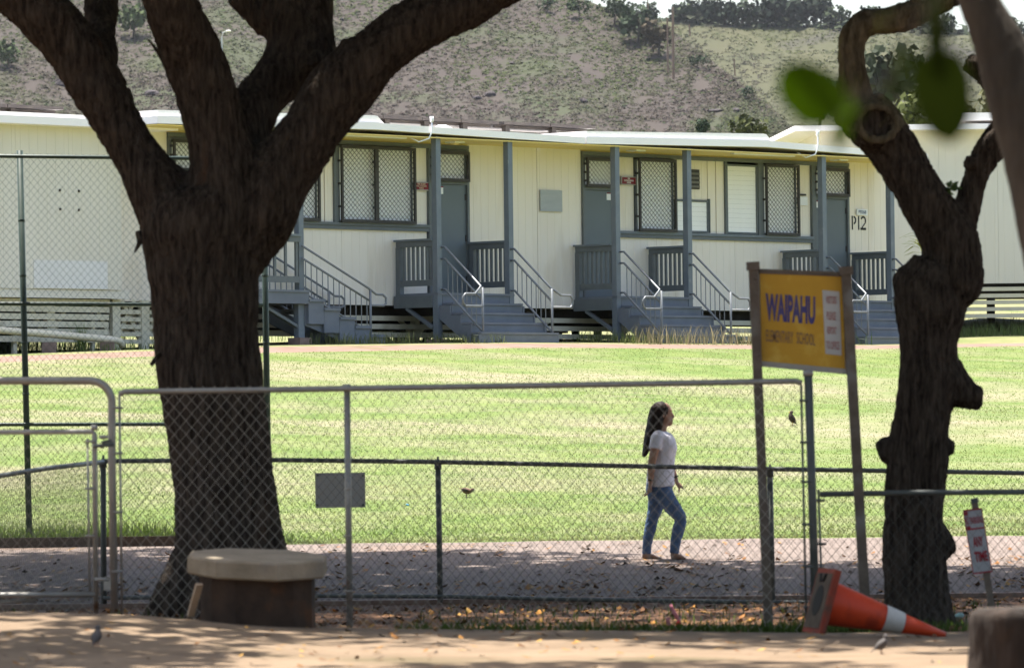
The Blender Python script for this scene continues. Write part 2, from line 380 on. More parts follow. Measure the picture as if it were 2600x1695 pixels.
def hill(name, ptf, U, vt, vb, rows, m, back):
    V = []; F = []
    for u in U:
        t0 = vt(u)
        col = [ptf(u, vb + (t0 - vb) * j / rows) for j in range(rows + 1)]
        e = col[-1]
        for dy, dz in back: col.append(e + np.array([0, dy, dz]))
        V += [tuple(q) for q in col]
    n = rows + 1 + len(back)
    for i in range(len(U) - 1):
        for j in range(n - 1): F.append((i * n + j, (i + 1) * n + j, (i + 1) * n + j + 1, i * n + j + 1))
    o = link(name, numpy_mesh(name, V, F, m, smooth=True)); o['kind'] = 'structure'
nvt = lambda u: float(np.interp(u, NT_U, NT_V)); fvt = lambda u: float(np.interp(u, FT_U, FT_V))
hill('hillside', near_pt, np.linspace(-1500, 2100, 181), nvt, 460, 60, M_HILL, [(12, -1.5), (60, -25), (150, -50)])
hill('far_hill', far_pt, np.linspace(1300, 4200, 100), fvt, 460, 40, M_HILL2, [(20, .8), (160, 2), (600, -30)])
def clumps(centers, radii, tints, faces, rise=.8, flat=.75, size=.62):
    n = len(centers); K = faces
    d = rng.normal(size=(n, K, 3)); d /= np.linalg.norm(d, axis=2, keepdims=True); d[:, :, 2] = np.abs(d[:, :, 2])
    rr = rng.uniform(.45, 1.0, (n, K, 1)) * radii[:, None, None]
    pos = centers[:, None, :] + d * rr * np.array([1, 1, flat])
    nrm = d * .6 + np.array([0, -.25, .75]) + rng.normal(size=(n, K, 3)) * .35; nrm /= np.linalg.norm(nrm, axis=2, keepdims=True)
    a = np.cross(nrm, rng.normal(size=(n, K, 3))); a /= np.linalg.norm(a, axis=2, keepdims=True); b = np.cross(nrm, a)
    s = radii[:, None, None] * size * rng.uniform(.55, 1.1, (n, K, 1))
    q = np.stack([pos - a * s * .5 - b * s * .35, pos + a * s * .5 - b * s * .3, pos + a * s * .35 + b * s * .5, pos - a * s * .4 + b * s * .4], axis=2)
    V = q.reshape(-1, 3); F = np.arange(len(V)).reshape(-1, 4)
    tv = np.repeat(tints * 1.0, K * 4, axis=0) * np.repeat(rng.uniform(.8, 1.2, (n * K, 1)), 4, axis=0)
    return V, F, tv
def scrub(name, label, ptf, n, ur, vtf, vb, rpx, pal, spx, faces, dens=None):
    cs = []; rs = []; ts = []
    while len(cs) < n:
        u = R_.uniform(*ur); vt = vtf(u); v = R_.uniform(max(vt, -12), vb)
        if v < vt: continue
        k = mnoise.fractal((u * .0035, v * .006, 3.1), 1, 2, 3) + .45 * (150 - v) / 300 + .2 * (u - 1000) / 1200
        k2 = mnoise.noise((u * .02, v * .03, 9.1))
        if k2 < -.42: continue
        p = ptf(u, v)
        w_ = min(1, max(0, .5 + k * 1.1 + R_.uniform(-.35, .35)))
        c_ = np.array(pal[0]) * (1 - w_) + np.array(pal[1]) * w_
        if R_.random() < .10: c_ = np.array(pal[2])
        cs.append(p - np.array([0, 0, .1])); rs.append(R_.uniform(*rpx) / spx); ts.append(c_ * R_.uniform(.75, 1.25))
    V, F, T = clumps(np.array(cs), np.array(rs), np.array(ts), faces)
    o = link(name, numpy_mesh(name, V, F, M_SCRUB, T)); setp(o, label, 'scrub', kind='stuff')
scrub('hillside_scrub', 'low dry grey green scrub covering the hillside behind the school', near_pt, 24000, (-60, 2060), nvt, 350, (5, 11), [(.037, .0285, .023), (.037, .048, .0145), (.022, .036, .010)], 14.0, 7)
scrub('far_hill_scrub', 'pale dry scrub on the far slope below the ridge trees', far_pt, 6500, (1560, 2640), lambda u: fvt(u) + 4, 350, (5, 9), [(.040, .036, .024), (.049, .058, .019), (.031, .042, .015)], 10.6, 7)
# lava rock outcrops on the hill
rock_m = mat('dark_lava_rock', (.028, .024, .027), (.055, .045, .045), .8, .95)
for i, (u, v, w_, h_) in enumerate([(1245, 243, 32, 24), (1283, 231, 18, 9), (1480, 257, 22, 16), (1300, 161, 14, 8), (1815, 282, 48, 10), (1868, 280, 20, 12), (385, 240, 40, 24), (160, 215, 50, 30), (1210, 250, 26, 14), (868, 50, 10, 8)]):
    p = near_pt(u, v); s = 14.0
    mb = MB(); mb.sphere((0, 0, 0), (w_ / 2 / s, 1.2, h_ / 2 / s), 9, 6)
    mb.v = [tuple(np.array(q) * (1 + .35 * mnoise.noise((q[0] * 2.1 + i, q[1] * 2, q[2] * 2.3)))) for q in mb.v]
    o = build('lava_rock', mb, rock_m); o.location = tuple(p + np.array([0, -.3, 0]))
    setp(o, ['dark lava outcrop in the middle of the hillside', 'thin dark rock just above the mid hillside outcrop', 'small dark rock on the slope above the middle door', 'tiny dark rock high on the hill between the big limb and poles', 'long low dark rock band near the hill foot by the right poles', 'dark rock beside the long low rock band', 'purple dark rock face seen between left tree limbs', 'broad purple dark rock face left of the leaning limb', 'dark rock patch touching the left of the mid hillside outcrop', 'dark speck of rock beside the thick right limb near the top'][i], 'rock', 'lava rocks on the hillside')
def far_tree(name, label, base, w_, h_, tint, faces=130, trunk=True, grp='trees on the ridge', cat='tree', flat=None, lobes=7):
    root = empty(name, base, 0, label, cat, grp)
    cs = []; rs = []
    for i in range(lobes):
        a = R_.uniform(0, 6.28); rad = w_ * .28 * math.sqrt(R_.random()); 
        cs.append((rad * math.cos(a), rad * math.sin(a), h_ * R_.uniform(.35, .72))); rs.append(min(w_, h_) * R_.uniform(.22, .34))
    cs.append((0, 0, h_ * .62)); rs.append(min(w_ * .4, h_ * .36))
    rs = np.array(rs); K = max(10, faces // len(cs))
    ts = np.array([np.array(tint) * R_.uniform(.75, 1.25) for _ in cs])
    n = len(cs); d = rng.normal(size=(n, K, 3)); d /= np.linalg.norm(d, axis=2, keepdims=True)
    pos = np.array(cs)[:, None, :] + d * rs[:, None, None] * rng.uniform(.6, 1.05, (n, K, 1))
    nr = d + rng.normal(size=d.shape) * .6; nr /= np.linalg.norm(nr, axis=2, keepdims=True)
    a = np.cross(nr, rng.normal(size=d.shape)); a /= np.linalg.norm(a, axis=2, keepdims=True); b = np.cross(nr, a)
    s = rs[:, None, None] * .5 * rng.uniform(.5, 1.1, (n, K, 1))
    q = np.stack([pos - a * s * .5 - b * s * .3, pos + a * s * .5 - b * s * .4, pos + a * s * .3 + b * s * .5, pos - a * s * .4 + b * s * .4], axis=2)
    V = q.reshape(-1, 3); F = np.arange(len(V)).reshape(-1, 4)
    link('crown', numpy_mesh('crown', V, F, M_SCRUB, np.repeat(ts, K * 4, axis=0) * np.repeat(rng.uniform(.7, 1.25, (n * K, 1)), 4, axis=0)), root)
    mb = MB(); mb.tube([(0, 0, -.2), (h_ * .02, 0, h_ * .25), (0, 0, h_ * .6)], [h_ * .035, h_ * .028, h_ * .012], 6)
    for k in range(3):
        an = k * 2.1 + R_.random(); mb.tube([(0, 0, h_ * .28), (w_ * .2 * math.cos(an), w_ * .2 * math.sin(an), h_ * .55)], [h_ * .018, h_ * .007], 5)
    link('trunk', mb.mesh('trunk', BARKC), root)
    return root
RT = [(1590, 60, 70, 50, 'bushy tree at the left end of the skyline above the tree clump'), (1640, 62, 60, 52, 'skyline tree left of the tall pole top'), (1745, 66, 70, 62, 'blue green tree just right of the tall pole on the ridge'),
      (1800, 66, 60, 70, 'tall thin palm like tree on the ridge'), (1843, 72, 70, 66, 'dark round tree on the ridge left of the gap'), (1885, 78, 60, 66, 'low dark green tree on the ridge below the palms'),
      (1950, 76, 74, 80, 'broad dark ridge tree between two pale shrubs'), (2003, 80, 74, 78, 'round dark green tree standing on the ridge edge'), (2050, 68, 60, 74, 'tall dark tree pair left half on the ridge'),
      (2085, 70, 60, 72, 'tall dark tree pair right half on the ridge'), (2130, 74, 80, 52, 'pale feathery tree on the ridge left of the curved branch'), (2215, 80, 70, 60, 'rounded tree peeking above the curved branch'),
      (2350, 88, 70, 40, 'feathery cane clump under the curved branch'), (2405, 92, 90, 52, 'feathery cane clump left of the right trunk'), (2570, 100, 110, 50, 'bright green cane clump at the right edge of the ridge')]
for i, (u, v, w_, h_, lab) in enumerate(RT):
    b = far_pt(u, v); s = FPX / b[1]
    far_tree('ridge_tree', lab, b + np.array([0, 4, -.2]), w_ * 1.35 / s, h_ * 1.25 / s, [(.013, .021, .012), (.020, .031, .016), (.030, .042, .020)][(0 if i in (4, 6, 7, 8, 9) else 1 if i % 2 else 2) if i < 12 else 2], 420, lobes=11)
V, F, T = clumps(np.array([far_pt(u, fvt(u) + R_.uniform(-2, 6)) + np.array([0, R_.uniform(0, 40), .2]) for u in rng.uniform(1500, 2660, 900)]), rng.uniform(1.2, 3.4, 900), np.array([np.array(R_.choice([(.022, .032, .017), (.030, .041, .020), (.040, .045, .025)])) for _ in range(900)]), 10, flat=1.1)
setp(link('ridge_undergrowth', numpy_mesh('ridge_undergrowth', V, F, M_SCRUB, T)), 'dense hedge like growth along the far ridge', 'undergrowth', kind='stuff')
HT = [(340, 92, 110, 92, (.052, .075, .024), 'bright green round bush high on the hill between left limbs'), (22, 168, 110, 72, (.042, .062, .022), 'green bush on the hill at the left picture edge'),
      (1560, 60, 110, 70, (.034, .054, .020), 'green tree at the upper left of the hilltop clump'), (1620, 105, 110, 100, (.023, .038, .017), 'dark green tree in the middle of the hilltop clump'),
      (1672, 138, 90, 96, (.040, .032, .018), 'rust tinged tree left of the twin tall poles'), (1470, 42, 130, 50, (.034, .054, .020), 'flat spreading tree on the hill above the long limb end'), (1390, 26, 90, 40, (.032, .052, .026), 'small blue green tree above the long limb tip'),
      (1770, 170, 90, 36, (.026, .046, .020), 'low dark shrub on the edge of the near hill right of the poles'), (1900, 245, 70, 30, (.026, .046, .020), 'low shrub lower on the near hill edge')]
for u, v, w_, h_, tint, lab in HT:
    b = near_pt(u, v); s = FPX / b[1]
    far_tree('hill_tree', lab, b + np.array([0, -1.5, -.2]), w_ / s, h_ / s, tint, 260, grp='trees and bushes on the hillside', lobes=9)
# nearer trees just beyond the school
for u, v, d, w_, h_, tint, lab in [(1915, 372, 330, 150, 90, (.062, .072, .024), 'yellow green tree rising behind the white roof peak'), (1788, 352, 400, 44, 56, (.024, .042, .022), 'small dark green bush behind the roof left of the yellow green tree'),
        (2275, 330, 420, 190, 245, (.030, .040, .022), 'tall airy grey green tree behind the hanging leaves'), (2080, 330, 480, 120, 130, (.028, .042, .022), 'dark shrub mass behind the bright hanging leaf'),
        (2330, 350, 230, 150, 130, (.085, .098, .034), 'pale yellow green shrub behind the right building roof'), (2555, 345, 230, 190, 165, (.085, .085, .04), 'pale dry shrub behind the roof at the right edge'), (2430, 345, 240, 120, 110, (.085, .075, .042), 'straw coloured shrub behind the long dark leaf')]:
    b = P(u, v, d); s = FPX / d
    far_tree('shrub_tree', lab, b, w_ / s, h_ / s, tint, 420, grp='trees close behind the school', lobes=12)
# poles
WOODP = mat('weathered_pole_wood', (.14, .09, .065), (.19, .13, .10), 1, .9)
def pole(name, lab, u, v0, v1, d, r, arms):
    b = P(u, v1, d); t_ = P(u - 2, v0, d); root = empty(name, b, 0, lab, 'pole', 'poles on the hillside')
    mb = MB(); mb.tube([b - np.array([0, 0, .5]), t_], [r, r * .75], 8); build('shaft', mb, WOODP, root)
    for va, wd in arms:
        q = P(u - 1, va, d); mb = MB(); mb.box(q[0] - wd, q[0] + wd, q[1] - .1, q[1] + .02, q[2] - .08, q[2] + .08); build('crossarm', mb, WOODP, root)
pole('utility_pole', 'tall brown twin pole on the hill, right hand and tallest', 1710, 18, 195, 1020, .26, [(70, .9)])
pole('utility_pole', 'shorter brown pole just left of the tallest pole', 1696, 45, 178, 1030, .18, [])
pole('utility_pole', 'small dark pole on the near hill edge by the bright leaf', 1866, 150, 186, 1090, .16, [])
pole('utility_pole', 'small dark pole on the far slope under the ridge trees', 1752, 62, 86, 1330, .2, [])
pole('utility_pole', 'thin post on the skyline above the long limb', 1646, -6, 34, 1300, .16, [])
b = P(563, 170, 900); root = empty('street_light', b, 0, 'tall grey street light on the hill seen between tree limbs', 'street light')
mb = MB(); mb.tube([b, P(563, 98, 900)], [.2, .14], 8); build('shaft', mb, mat('lamp_steel', (.4, .42, .44)), root)
mb = MB(); mb.tube([P(563, 98, 900), P(566, 84, 900), P(576, 79, 900)], .07, 6); build('arm', mb, MATS['lamp_steel'], root)
mb = MB(); q = P(580, 79, 900); mb.sphere(q, (.42, .25, .14), 10, 6); build('lamp_head', mb, mat('lamp_white', (.75, .75, .76)), root)
#--SECTION3
# ================================================================== SCHOOL BUILDINGS (facade frame: a along the front, n outwards, z up)
class Fr:
    """A thing standing in the facade frame."""
    def __init__(s, name, a, label, cat, group=None, zg=3.1, n=0.0, fr=FRM):
        p = fr[0] + fr[1] * a + fr[2] * n
        s.root = empty(name, (p[0], p[1], zg), fr[3], label, cat, group); s.off = (a, -n, zg)
    def part(s, name, mb, m, parent=None, smooth=False):
        return link(name, mb.mesh(name, m, smooth, s.off), parent or s.root)
    def inst(s, name, me, a, n, z, parent=None):
        o = link(name, me, parent or s.root); o.location = (a - s.off[0], -n - s.off[1], z - s.off[2]); return o
def fb(a0, a1, n0, n1, z0, z1, mb=None):
    mb = mb or MB(); return mb.box(a0, a1, -n1, -n0, z0, z1)
def siding(a0, a1, n, z0, z1, pitch=.2, th=.06):
    """grooved plywood siding board: real grooves"""
    xs = [(a0, n)]; k = math.floor(a0 / pitch) + 1
    while k * pitch < a1 - .02:
        q = k * pitch
        if q > a0 + .02: xs += [(q - .005, n), (q - .003, n - .0035), (q + .003, n - .0035), (q + .005, n)]
        k += 1
    xs.append((a1, n))
    mb = MB(); m = len(xs)
    vs = [(x, -y, z0) for x, y in xs] + [(x, -y, z1) for x, y in xs] + [(a0, -(n - th), z0), (a1, -(n - th), z0), (a0, -(n - th), z1), (a1, -(n - th), z1)]
    fs = [(i, i + 1, m + i + 1, m + i) for i in range(m - 1)]
    fs += [(2 * m, 2 * m + 2, 2 * m + 3, 2 * m + 1), (0, m, 2 * m + 2, 2 * m), (m - 1, 2 * m + 1, 2 * m + 3, 2 * m - 1)]
    fs += [(m + i, m + i + 1, 2 * m + 3, 2 * m + 2) for i in (0,) if m == 2]
    return mb.add(vs, fs)
def panels(B, a0, a1, n, z0, z1, m=CREAM, wd=1.22, name='wall_panel'):
    k = max(1, round((a1 - a0) / wd)); st = (a1 - a0) / k
    for i in range(k): B.part(name, siding(a0 + i * st + .003, a0 + (i + 1) * st - .003, n + .002 * (i % 2), z0, z1), m)
SLAT = {}
def slat_mesh(w_):
    key = round(w_, 3)
    if key not in SLAT:
        mb = MB(); mb.add([(0, -.006, -.0440), (w_, -.006, -.0440), (w_, -.004, .0435), (0, -.004, .0435), (0, .000, -.0440), (w_, .000, -.0440), (w_, .002, .0435), (0, .002, .0435)],
                          [(0, 1, 2, 3), (7, 6, 5, 4), (0, 4, 5, 1), (3, 2, 6, 7), (0, 3, 7, 4), (1, 5, 6, 2)])
        SLAT[key] = mb.mesh('slat', LOUVER)
    return SLAT[key]
def lattice(a0, a1, n, z0, z1, pa=.108, pz=.094, t=.0068):
    mb = MB(); W_, H_ = a1 - a0, z1 - z0; s = pz / pa
    for sgn in (1, -1):
        k = -int(H_ / pz) - 1
        while k * pa < W_ + H_ / s:
            x0 = k * pa; pts = []
            # line z = sgn*s*(x-x0) (+H for down lines)
            f = (lambda x: s * (x - x0)) if sgn > 0 else (lambda x: H_ - s * (x - x0))
            g = (lambda z: x0 + z / s) if sgn > 0 else (lambda z: x0 + (H_ - z) / s)
            xa = max(0, min(g(0), g(H_))); xb = min(W_, max(g(0), g(H_)))
            if xb - xa > .01:
                mb.bar((a0 + xa, -n - (.003 if sgn > 0 else -.003), z0 + f(xa)), (a0 + xb, -n - (.003 if sgn > 0 else -.003), z0 + f(xb)), t, t * (1.1 if sgn < 0 else .55), up=(0, 1, 0))
            k += 1
    return mb
def window(B, a0, a1, z0, z1, screens=((0, 1),), frame_m=TRIM, pitch=.089):
    """jalousie window: frame > slats, security screens on the outside"""
    mb = MB(); t = .035
    fb(a0, a1, -.10, .03, z0, z0 + t, mb); fb(a0, a1, -.10, .03, z1 - t, z1, mb)
    fb(a0, a0 + t, -.10, .03, z0 + t, z1 - t, mb); fb(a1 - t, a1, -.10, .03, z0 + t, z1 - t, mb)
    fb(a0 + t, a1 - t, -.10, -.09, z0 + t, z1 - t, mb)
    w_ = B.part('window', mb, frame_m)
    me = slat_mesh(a1 - a0 - 2 * t - .004)
    k = int((z1 - z0 - 2 * t) / pitch); pz = (z1 - z0 - 2 * t) / k
    for i in range(k):
        o = B.inst('slat', me, a0 + t + .002, .0, z0 + t + pz * (i + .5), w_); o.rotation_euler = (R_.uniform(-.03, .03), 0, 0); o.scale = (1, 1, pz / .0895)
    for f0, f1 in screens:
        s0 = a0 + (a1 - a0) * f0; s1 = a0 + (a1 - a0) * f1; n = .105
        mb = MB(); q = .045
        fb(s0, s1, n - .02, n + .02, z0 - .01, z0 + q, mb); fb(s0, s1, n - .02, n + .02, z1 - q, z1 + .01, mb)
        fb(s0, s0 + q, n - .02, n + .02, z0 + q, z1 - q, mb); fb(s1 - q, s1, n - .02, n + .02, z0 + q, z1 - q, mb)
        B.part('screen_frame', mb, SCREEN, w_)
        mb = lattice(s0 + q, s1 - q, n, z0 + q, z1 - q)
        setp(B.part('security_mesh', mb, SCREEN, w_), kind='stuff')
        for hz in (.2, .5, .8):
            mb = fb(s0 - .03, s0 + .01, .03, n, z0 + (z1 - z0) * hz - .02, z0 + (z1 - z0) * hz + .02); B.part('screen_bracket', mb, SCREEN, w_)
    return w_
def door(B, a0, a1, hinge_right, zf=4.05, sticker=None):
    t = .055; mb = MB()
    fb(a0, a0 + t, -.10, .05, zf, 6.72, mb); fb(a1 - t, a1, -.10, .05, zf, 6.72, mb); fb(a0 + t, a1 - t, -.10, .045, 6.08, 6.13, mb); fb(a0 + t, a1 - t, -.10, .045, 6.68, 6.72, mb)
    B.part('door_frame', mb, TRIM)
    d = B.part('door', fb(a0 + t + .004, a1 - t - .004, -.05, .005, zf + .01, 6.075), DOOR)
    hx = a1 - t - .012 if hinge_right else a0 + t + .012
    for hz in (4.3, 5.05, 5.8): B.part('hinge', fb(hx - .018, hx + .018, .005, .022, hz, hz + .11), SCREEN, d)
    kx = a0 + t + .07 if hinge_right else a1 - t - .07
    mb = MB(); mb.sphere((kx, -.06, 5.02), .032, 8, 6); mb.tube([(kx, 0, 5.02), (kx, -.05, 5.02)], .015, 6); B.part('door_knob', mb, GALV, d)
    if sticker:
        s = B.part('notice', fb(sticker[0], sticker[1], .008, .012, 5.90, 6.04), WHITE, d)
        B.part('red_band', fb(sticker[0], sticker[1], .0125, .014, 6.018, 6.04), REDSIGN, s); 
    window(B, a0 + t, a1 - t, 6.14, 6.67, ((.0, 1.0),))
def roof(B, a0, a1, ap, n0=-9.4, n1=1.2, zb=6.85, zp=6.925, thick=.235):
    def slab(poly, nn0, nn1):
        mb = MB(); n = len(poly)
        vs = [(a, -nn1, z) for a, z in poly] + [(a, -nn0, z) for a, z in poly]
        fs = [tuple(range(n)), tuple(range(2 * n - 1, n - 1, -1))] + [(k, k + n, (k + 1) % n + n, (k + 1) % n) for k in range(n)]
        return mb.add(vs, fs)
    r = B.part('roof', slab([(a0, zb), (ap - .02, zp), (ap - .02, zp + .13), (a0, zb + .13)], n0, n1), ROOFW)
    B.part('roof_slope', slab([(ap - .018, zp - .002), (a1, zb - .002), (a1, zb + .118), (ap - .018, zp + .118)], n0, n1 - .002), ROOFW, r)
    B.part('roof_cap', slab([(a0 + .05, zb + .132), (ap - .02, zp + .132), (ap + .14, zp + .122), (ap + .10, zp + .15), (ap + .05, zp + .19), (ap - .02, zp + .245), (ap - .10, zp + thick + .02), (a0 + .05, zb + thick)], n0 + .05, n1 - .05), ROOFW, r)
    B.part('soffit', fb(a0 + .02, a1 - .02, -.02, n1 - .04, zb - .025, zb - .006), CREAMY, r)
    return r
def underfloor(B, a0, a1, zb=3.85, back=-9.0, boards=True, m=WOODC, zboards=(3.32, 3.47, 3.62)):
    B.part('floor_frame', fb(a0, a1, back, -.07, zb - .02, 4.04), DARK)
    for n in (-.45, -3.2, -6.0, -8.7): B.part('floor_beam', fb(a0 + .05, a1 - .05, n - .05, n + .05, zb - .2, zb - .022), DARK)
    k = int((a1 - a0) / 2.2); me = {}
    for n in (-.45, -3.2, -6.0, -8.7):
        for i in range(k + 1):
            a = a0 + .3 + (a1 - a0 - .6) * i / k
            zt = zb - .2
            B.part('floor_post', fb(a - .06, a + .06, n - .06, n + .06, 2.95, zt), WOODC if n > -1 else DARK)
            if n > -1 or n < -8:
                for s in (-1, 1):
                    mb = MB(); mb.bar((a + s * .05, -n, 3.35), (a + s * .45, -n, zt - .02), .04, .07); B.part('brace', mb, WOODC)
    if boards:
        for z in zboards:
            B.part('skirt_board', fb(a0 + .02, a1 - .02, -.14, -.115, z - .045, z + .045), m)
            B.part('skirt_board', fb(a0 + .02, a1 - .02, back + .1, back + .125, z + .25, z + .34), m)
def shell(B, a0, a1, zb=3.85, back=-9.0, zt=6.86, m=CREAM):
    for a, s in ((a0, 1), (a1, -1)):
        B.part('side_wall', fb(a + (.01 if s > 0 else -.07), a + (.07 if s > 0 else -.01), back + .07, -.07, zb, zt), m)
    B.part('back_wall', fb(a0 + .01, a1 - .01, back, back + .06, zb, zt), m)
    B.part('ceiling', fb(a0 + .08, a1 - .08, back + .08, -.13, zt - .1, zt - .06), DARK)
def trim_h(B, a0, a1, z0, z1, n=.05, m=TRIM, name='trim'): B.part(name, fb(a0, a1, -.02, n, z0, z1), m)
def post(B, a, n=1.05, zb=3.22, zt=6.86, w_=.12):
    p = B.part('porch_post', fb(a - w_ / 2, a + w_ / 2, n - w_ / 2, n + w_ / 2, zb, zt), TRIML)
    B.part('pier_block', fb(a - .15, a + .15, n - .15, n + .15, zb - .32, zb - .003), BRICKC, p)
def solar(B, r, a0, a1, n0, n1, z, cnt):
    for i in range(cnt):
        p0 = a0 + (a1 - a0) * i / cnt; p1 = a0 + (a1 - a0) * (i + 1) / cnt - .02
        fr = B.part('solar_panel', fb(p0, p1, n0, n1, z, z + .055), SOLFR, r)
        B.part('rail_foot', fb(p0 + .2, p0 + .32, n1 - .25, n1 - .15, z - .26, z - .002), SOLFR, r)
    B.part('mounting_rail', fb(a0, a1, n1 - .3, n1 - .24, z - .05, z - .004), SOLFR, r)

# ---- building A (left of the two full fronts)
ZW0, ZW1 = 5.335, 6.70
A = Fr('classroom_building', -4.65, 'long cream portable classroom with double screened window, behind the left tree', 'building', 'portable classrooms in a row', 3.1)
shell(A, -10.03, .72); underfloor(A, -10.03, .72)
panels(A, -10.03, -8.75, 0, 3.85, 6.84); panels(A, -1.14, .725, 0, 3.84, 6.84)
door(A, -8.75, -7.78, False)
aw = [fa(u) for u in (803, 845, 855, 857, 1046, 1085)]
panels(A, -7.76, aw[5] - .02, 0, 3.85, 5.20)
trim_h(A, -7.78, aw[5], 5.20, 5.27); trim_h(A, -7.78, aw[5], 5.272, 5.325, .075)
trim_h(A, -8.75, -1.15, 6.725, 6.80)
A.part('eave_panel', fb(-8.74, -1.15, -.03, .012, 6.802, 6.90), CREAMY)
window(A, -7.35, aw[0], ZW0, ZW1, ((0, .5), (.5, 1)))
A.part('wall_panel', siding(-7.76, -7.36, -.01, 5.326, 6.724), CREAM)
A.part('wall_panel', siding(aw[0] + .01, fa(824), -.01, 5.326, 6.724), CREAM); A.part('wall_panel', siding(fa(824) + .01, aw[1], .005, 5.326, 6.724), CREAM)
A.part('trim', fb(aw[1], aw[2], -.02, .05, 5.326, 6.724), TRIM)
window(A, aw[3], aw[4], ZW0, ZW1, ((0, .47), (.47, 1)))
A.part('wall_panel', siding(aw[4] + .01, aw[5], -.01, 5.326, 6.724), CREAM)
A.part('trim', fb(aw[5], fa(1087), -.02, .055, 3.86, 6.724), TRIM)
door(A, fa(1087), -1.15, True, sticker=(fa(1100), fa(1125)))
rA = roof(A, -10.1, .76, -4.65)
for a in (-8.6, -6.58, -3.08, -1.18): post(A, a)
solar(A, rA, -4.5, .70, -2.4, -.9, 7.31, 5)
# ---- building B
B = Fr('classroom_building', 6.0, 'cream portable classroom with white louvres and P12 stencil, right of centre', 'building', 'portable classrooms in a row', 3.1)
shell(B, .75, 11.05); underfloor(B, .75, 11.05)
panels(B, .735, 1.95, 0, 3.84, 6.84); panels(B, 9.79, 11.05, 0, 3.84, 6.84, wd=.8)
door(B, 1.95, 2.90, False, sticker=(fa(1540), fa(1562)))
bw = {u: fa(u) for u in (1613, 1708, 1713, 1797, 1799, 1818, 1838, 1843, 1922, 1935, 2020, 2058, 2064)}
panels(B, 2.92, bw[2058], 0, 3.85, 5.20); trim_h(B, 2.90, bw[2058] + .02, 5.20, 5.27); trim_h(B, 2.90, bw[2058] + .02, 5.272, 5.325, .075, TRIML)
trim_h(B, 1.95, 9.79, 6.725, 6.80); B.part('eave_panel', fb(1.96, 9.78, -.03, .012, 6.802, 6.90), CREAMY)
B.part('wall_panel', siding(2.905, bw[1613] - .03, -.01, 5.326, 6.724), CREAM)
window(B, bw[1613], bw[1708], ZW0, ZW1)
window(B, bw[1713], bw[1797], ZW0, 5.96, ())
B.part('wall_panel', siding(bw[1713], bw[1797], -.01, 5.97, 6.724), CREAM)
B.part('wall_panel', siding(bw[1799], bw[1818], -.01, 5.326, 6.724), CREAM); B.part('wall_panel', siding(bw[1818] + .01, bw[1838], .006, 5.326, 6.724), CREAM)
B.part('trim', fb(bw[1797], bw[1799], -.02, .05, ZW0, 5.99), TRIM); B.part('trim', fb(bw[1838], bw[1843], -.02, .05, 5.326, 6.724), TRIM); B.part('trim', fb(bw[1922], bw[1935], -.02, .05, 5.326, 6.724), TRIM)
window(B, bw[1843], bw[1922], ZW0, 6.68, ())
window(B, bw[1935], bw[2020], ZW0, ZW1)
B.part('wall_panel', siding(bw[2020] + .01, bw[2058], -.01, 5.326, 6.724), CREAM)
B.part('trim', fb(bw[2058], bw[2064], -.02, .055, 3.86, 6.724), TRIM)
door(B, bw[2064], 9.78, True, sticker=(fa(2064) + .06, fa(2078)))
va0, vz0 = fac(1748, 480); va1, vz1 = fac(1774, 431)
vt = B.part('vent', fb(va0, va1, 0, .02, vz0, vz1), SCREEN)
for i in range(4): B.part('vent_blade', fb(va0 + .02, va1 - .02, .02, .045, vz0 + .03 + i * (vz1 - vz0 - .05) / 4, vz0 + .07 + i * (vz1 - vz0 - .05) / 4), mat('grey_blade', (.16, .16, .15)), vt)
rB = roof(B, .80, 10.85, 6.0, zp=6.95)
for a in (1.74, 3.77, 7.74, 9.82): post(B, a)
solar(B, rB, .82, 3.4, -2.4, -.9, 7.31, 2); solar(B, rB, 6.3, 7.5, -2.6, -1.2, 7.255, 1)
# eave lamps and conduits
LAMPM = mat('amber_lamp_cover', (.72, .52, .12), None, rough=.3)
for fr, u, v in ((B, 1615, 376), (B, 2130, 400), (A, 1155, 358)):
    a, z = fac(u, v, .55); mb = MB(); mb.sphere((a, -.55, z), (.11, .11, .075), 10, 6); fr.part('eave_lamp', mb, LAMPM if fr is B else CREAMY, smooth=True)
    fr.part('lamp_plate', fb(a - .13, a + .13, .42, .68, 6.80, 6.828), WHITE)
for fr, u, v0, v1 in ((A, 1097, 300, 352), (B, 2077, 335, 392)):
    a, z0 = fac(u, v1, 1.24); _, z1 = fac(u, v0, 1.24); mb = MB()
    mb.tube([(a - .35, -1.02, z0 + .03), (a - .2, -1.1, z0 - .06), (a - .06, -1.22, z0 + .0), (a, -1.24, z0 + .12), (a, -1.24, z1 - .08)], .014, 8); mb.tube([(a, -1.24, z1 - .07), (a, -1.24, z1 + .03)], .034, 8)
    fr.part('vent_pipe', mb, WHITE, smooth=True)
    fr.part('batten_light', fb(a - 2.2, a - .4, .9, 1.0, 6.80, 6.838), WHITE)
a, z = fac(1183, 325, .9); mb = MB(); mb.tube([(a - .22, -.3, z - .02), (a - .1, -.3, z + .05), (a + .1, -.3, z + .06), (a + .3, -.3, z)], .03, 8); A.part('roof_pipe', mb, WHITE, rA, True)
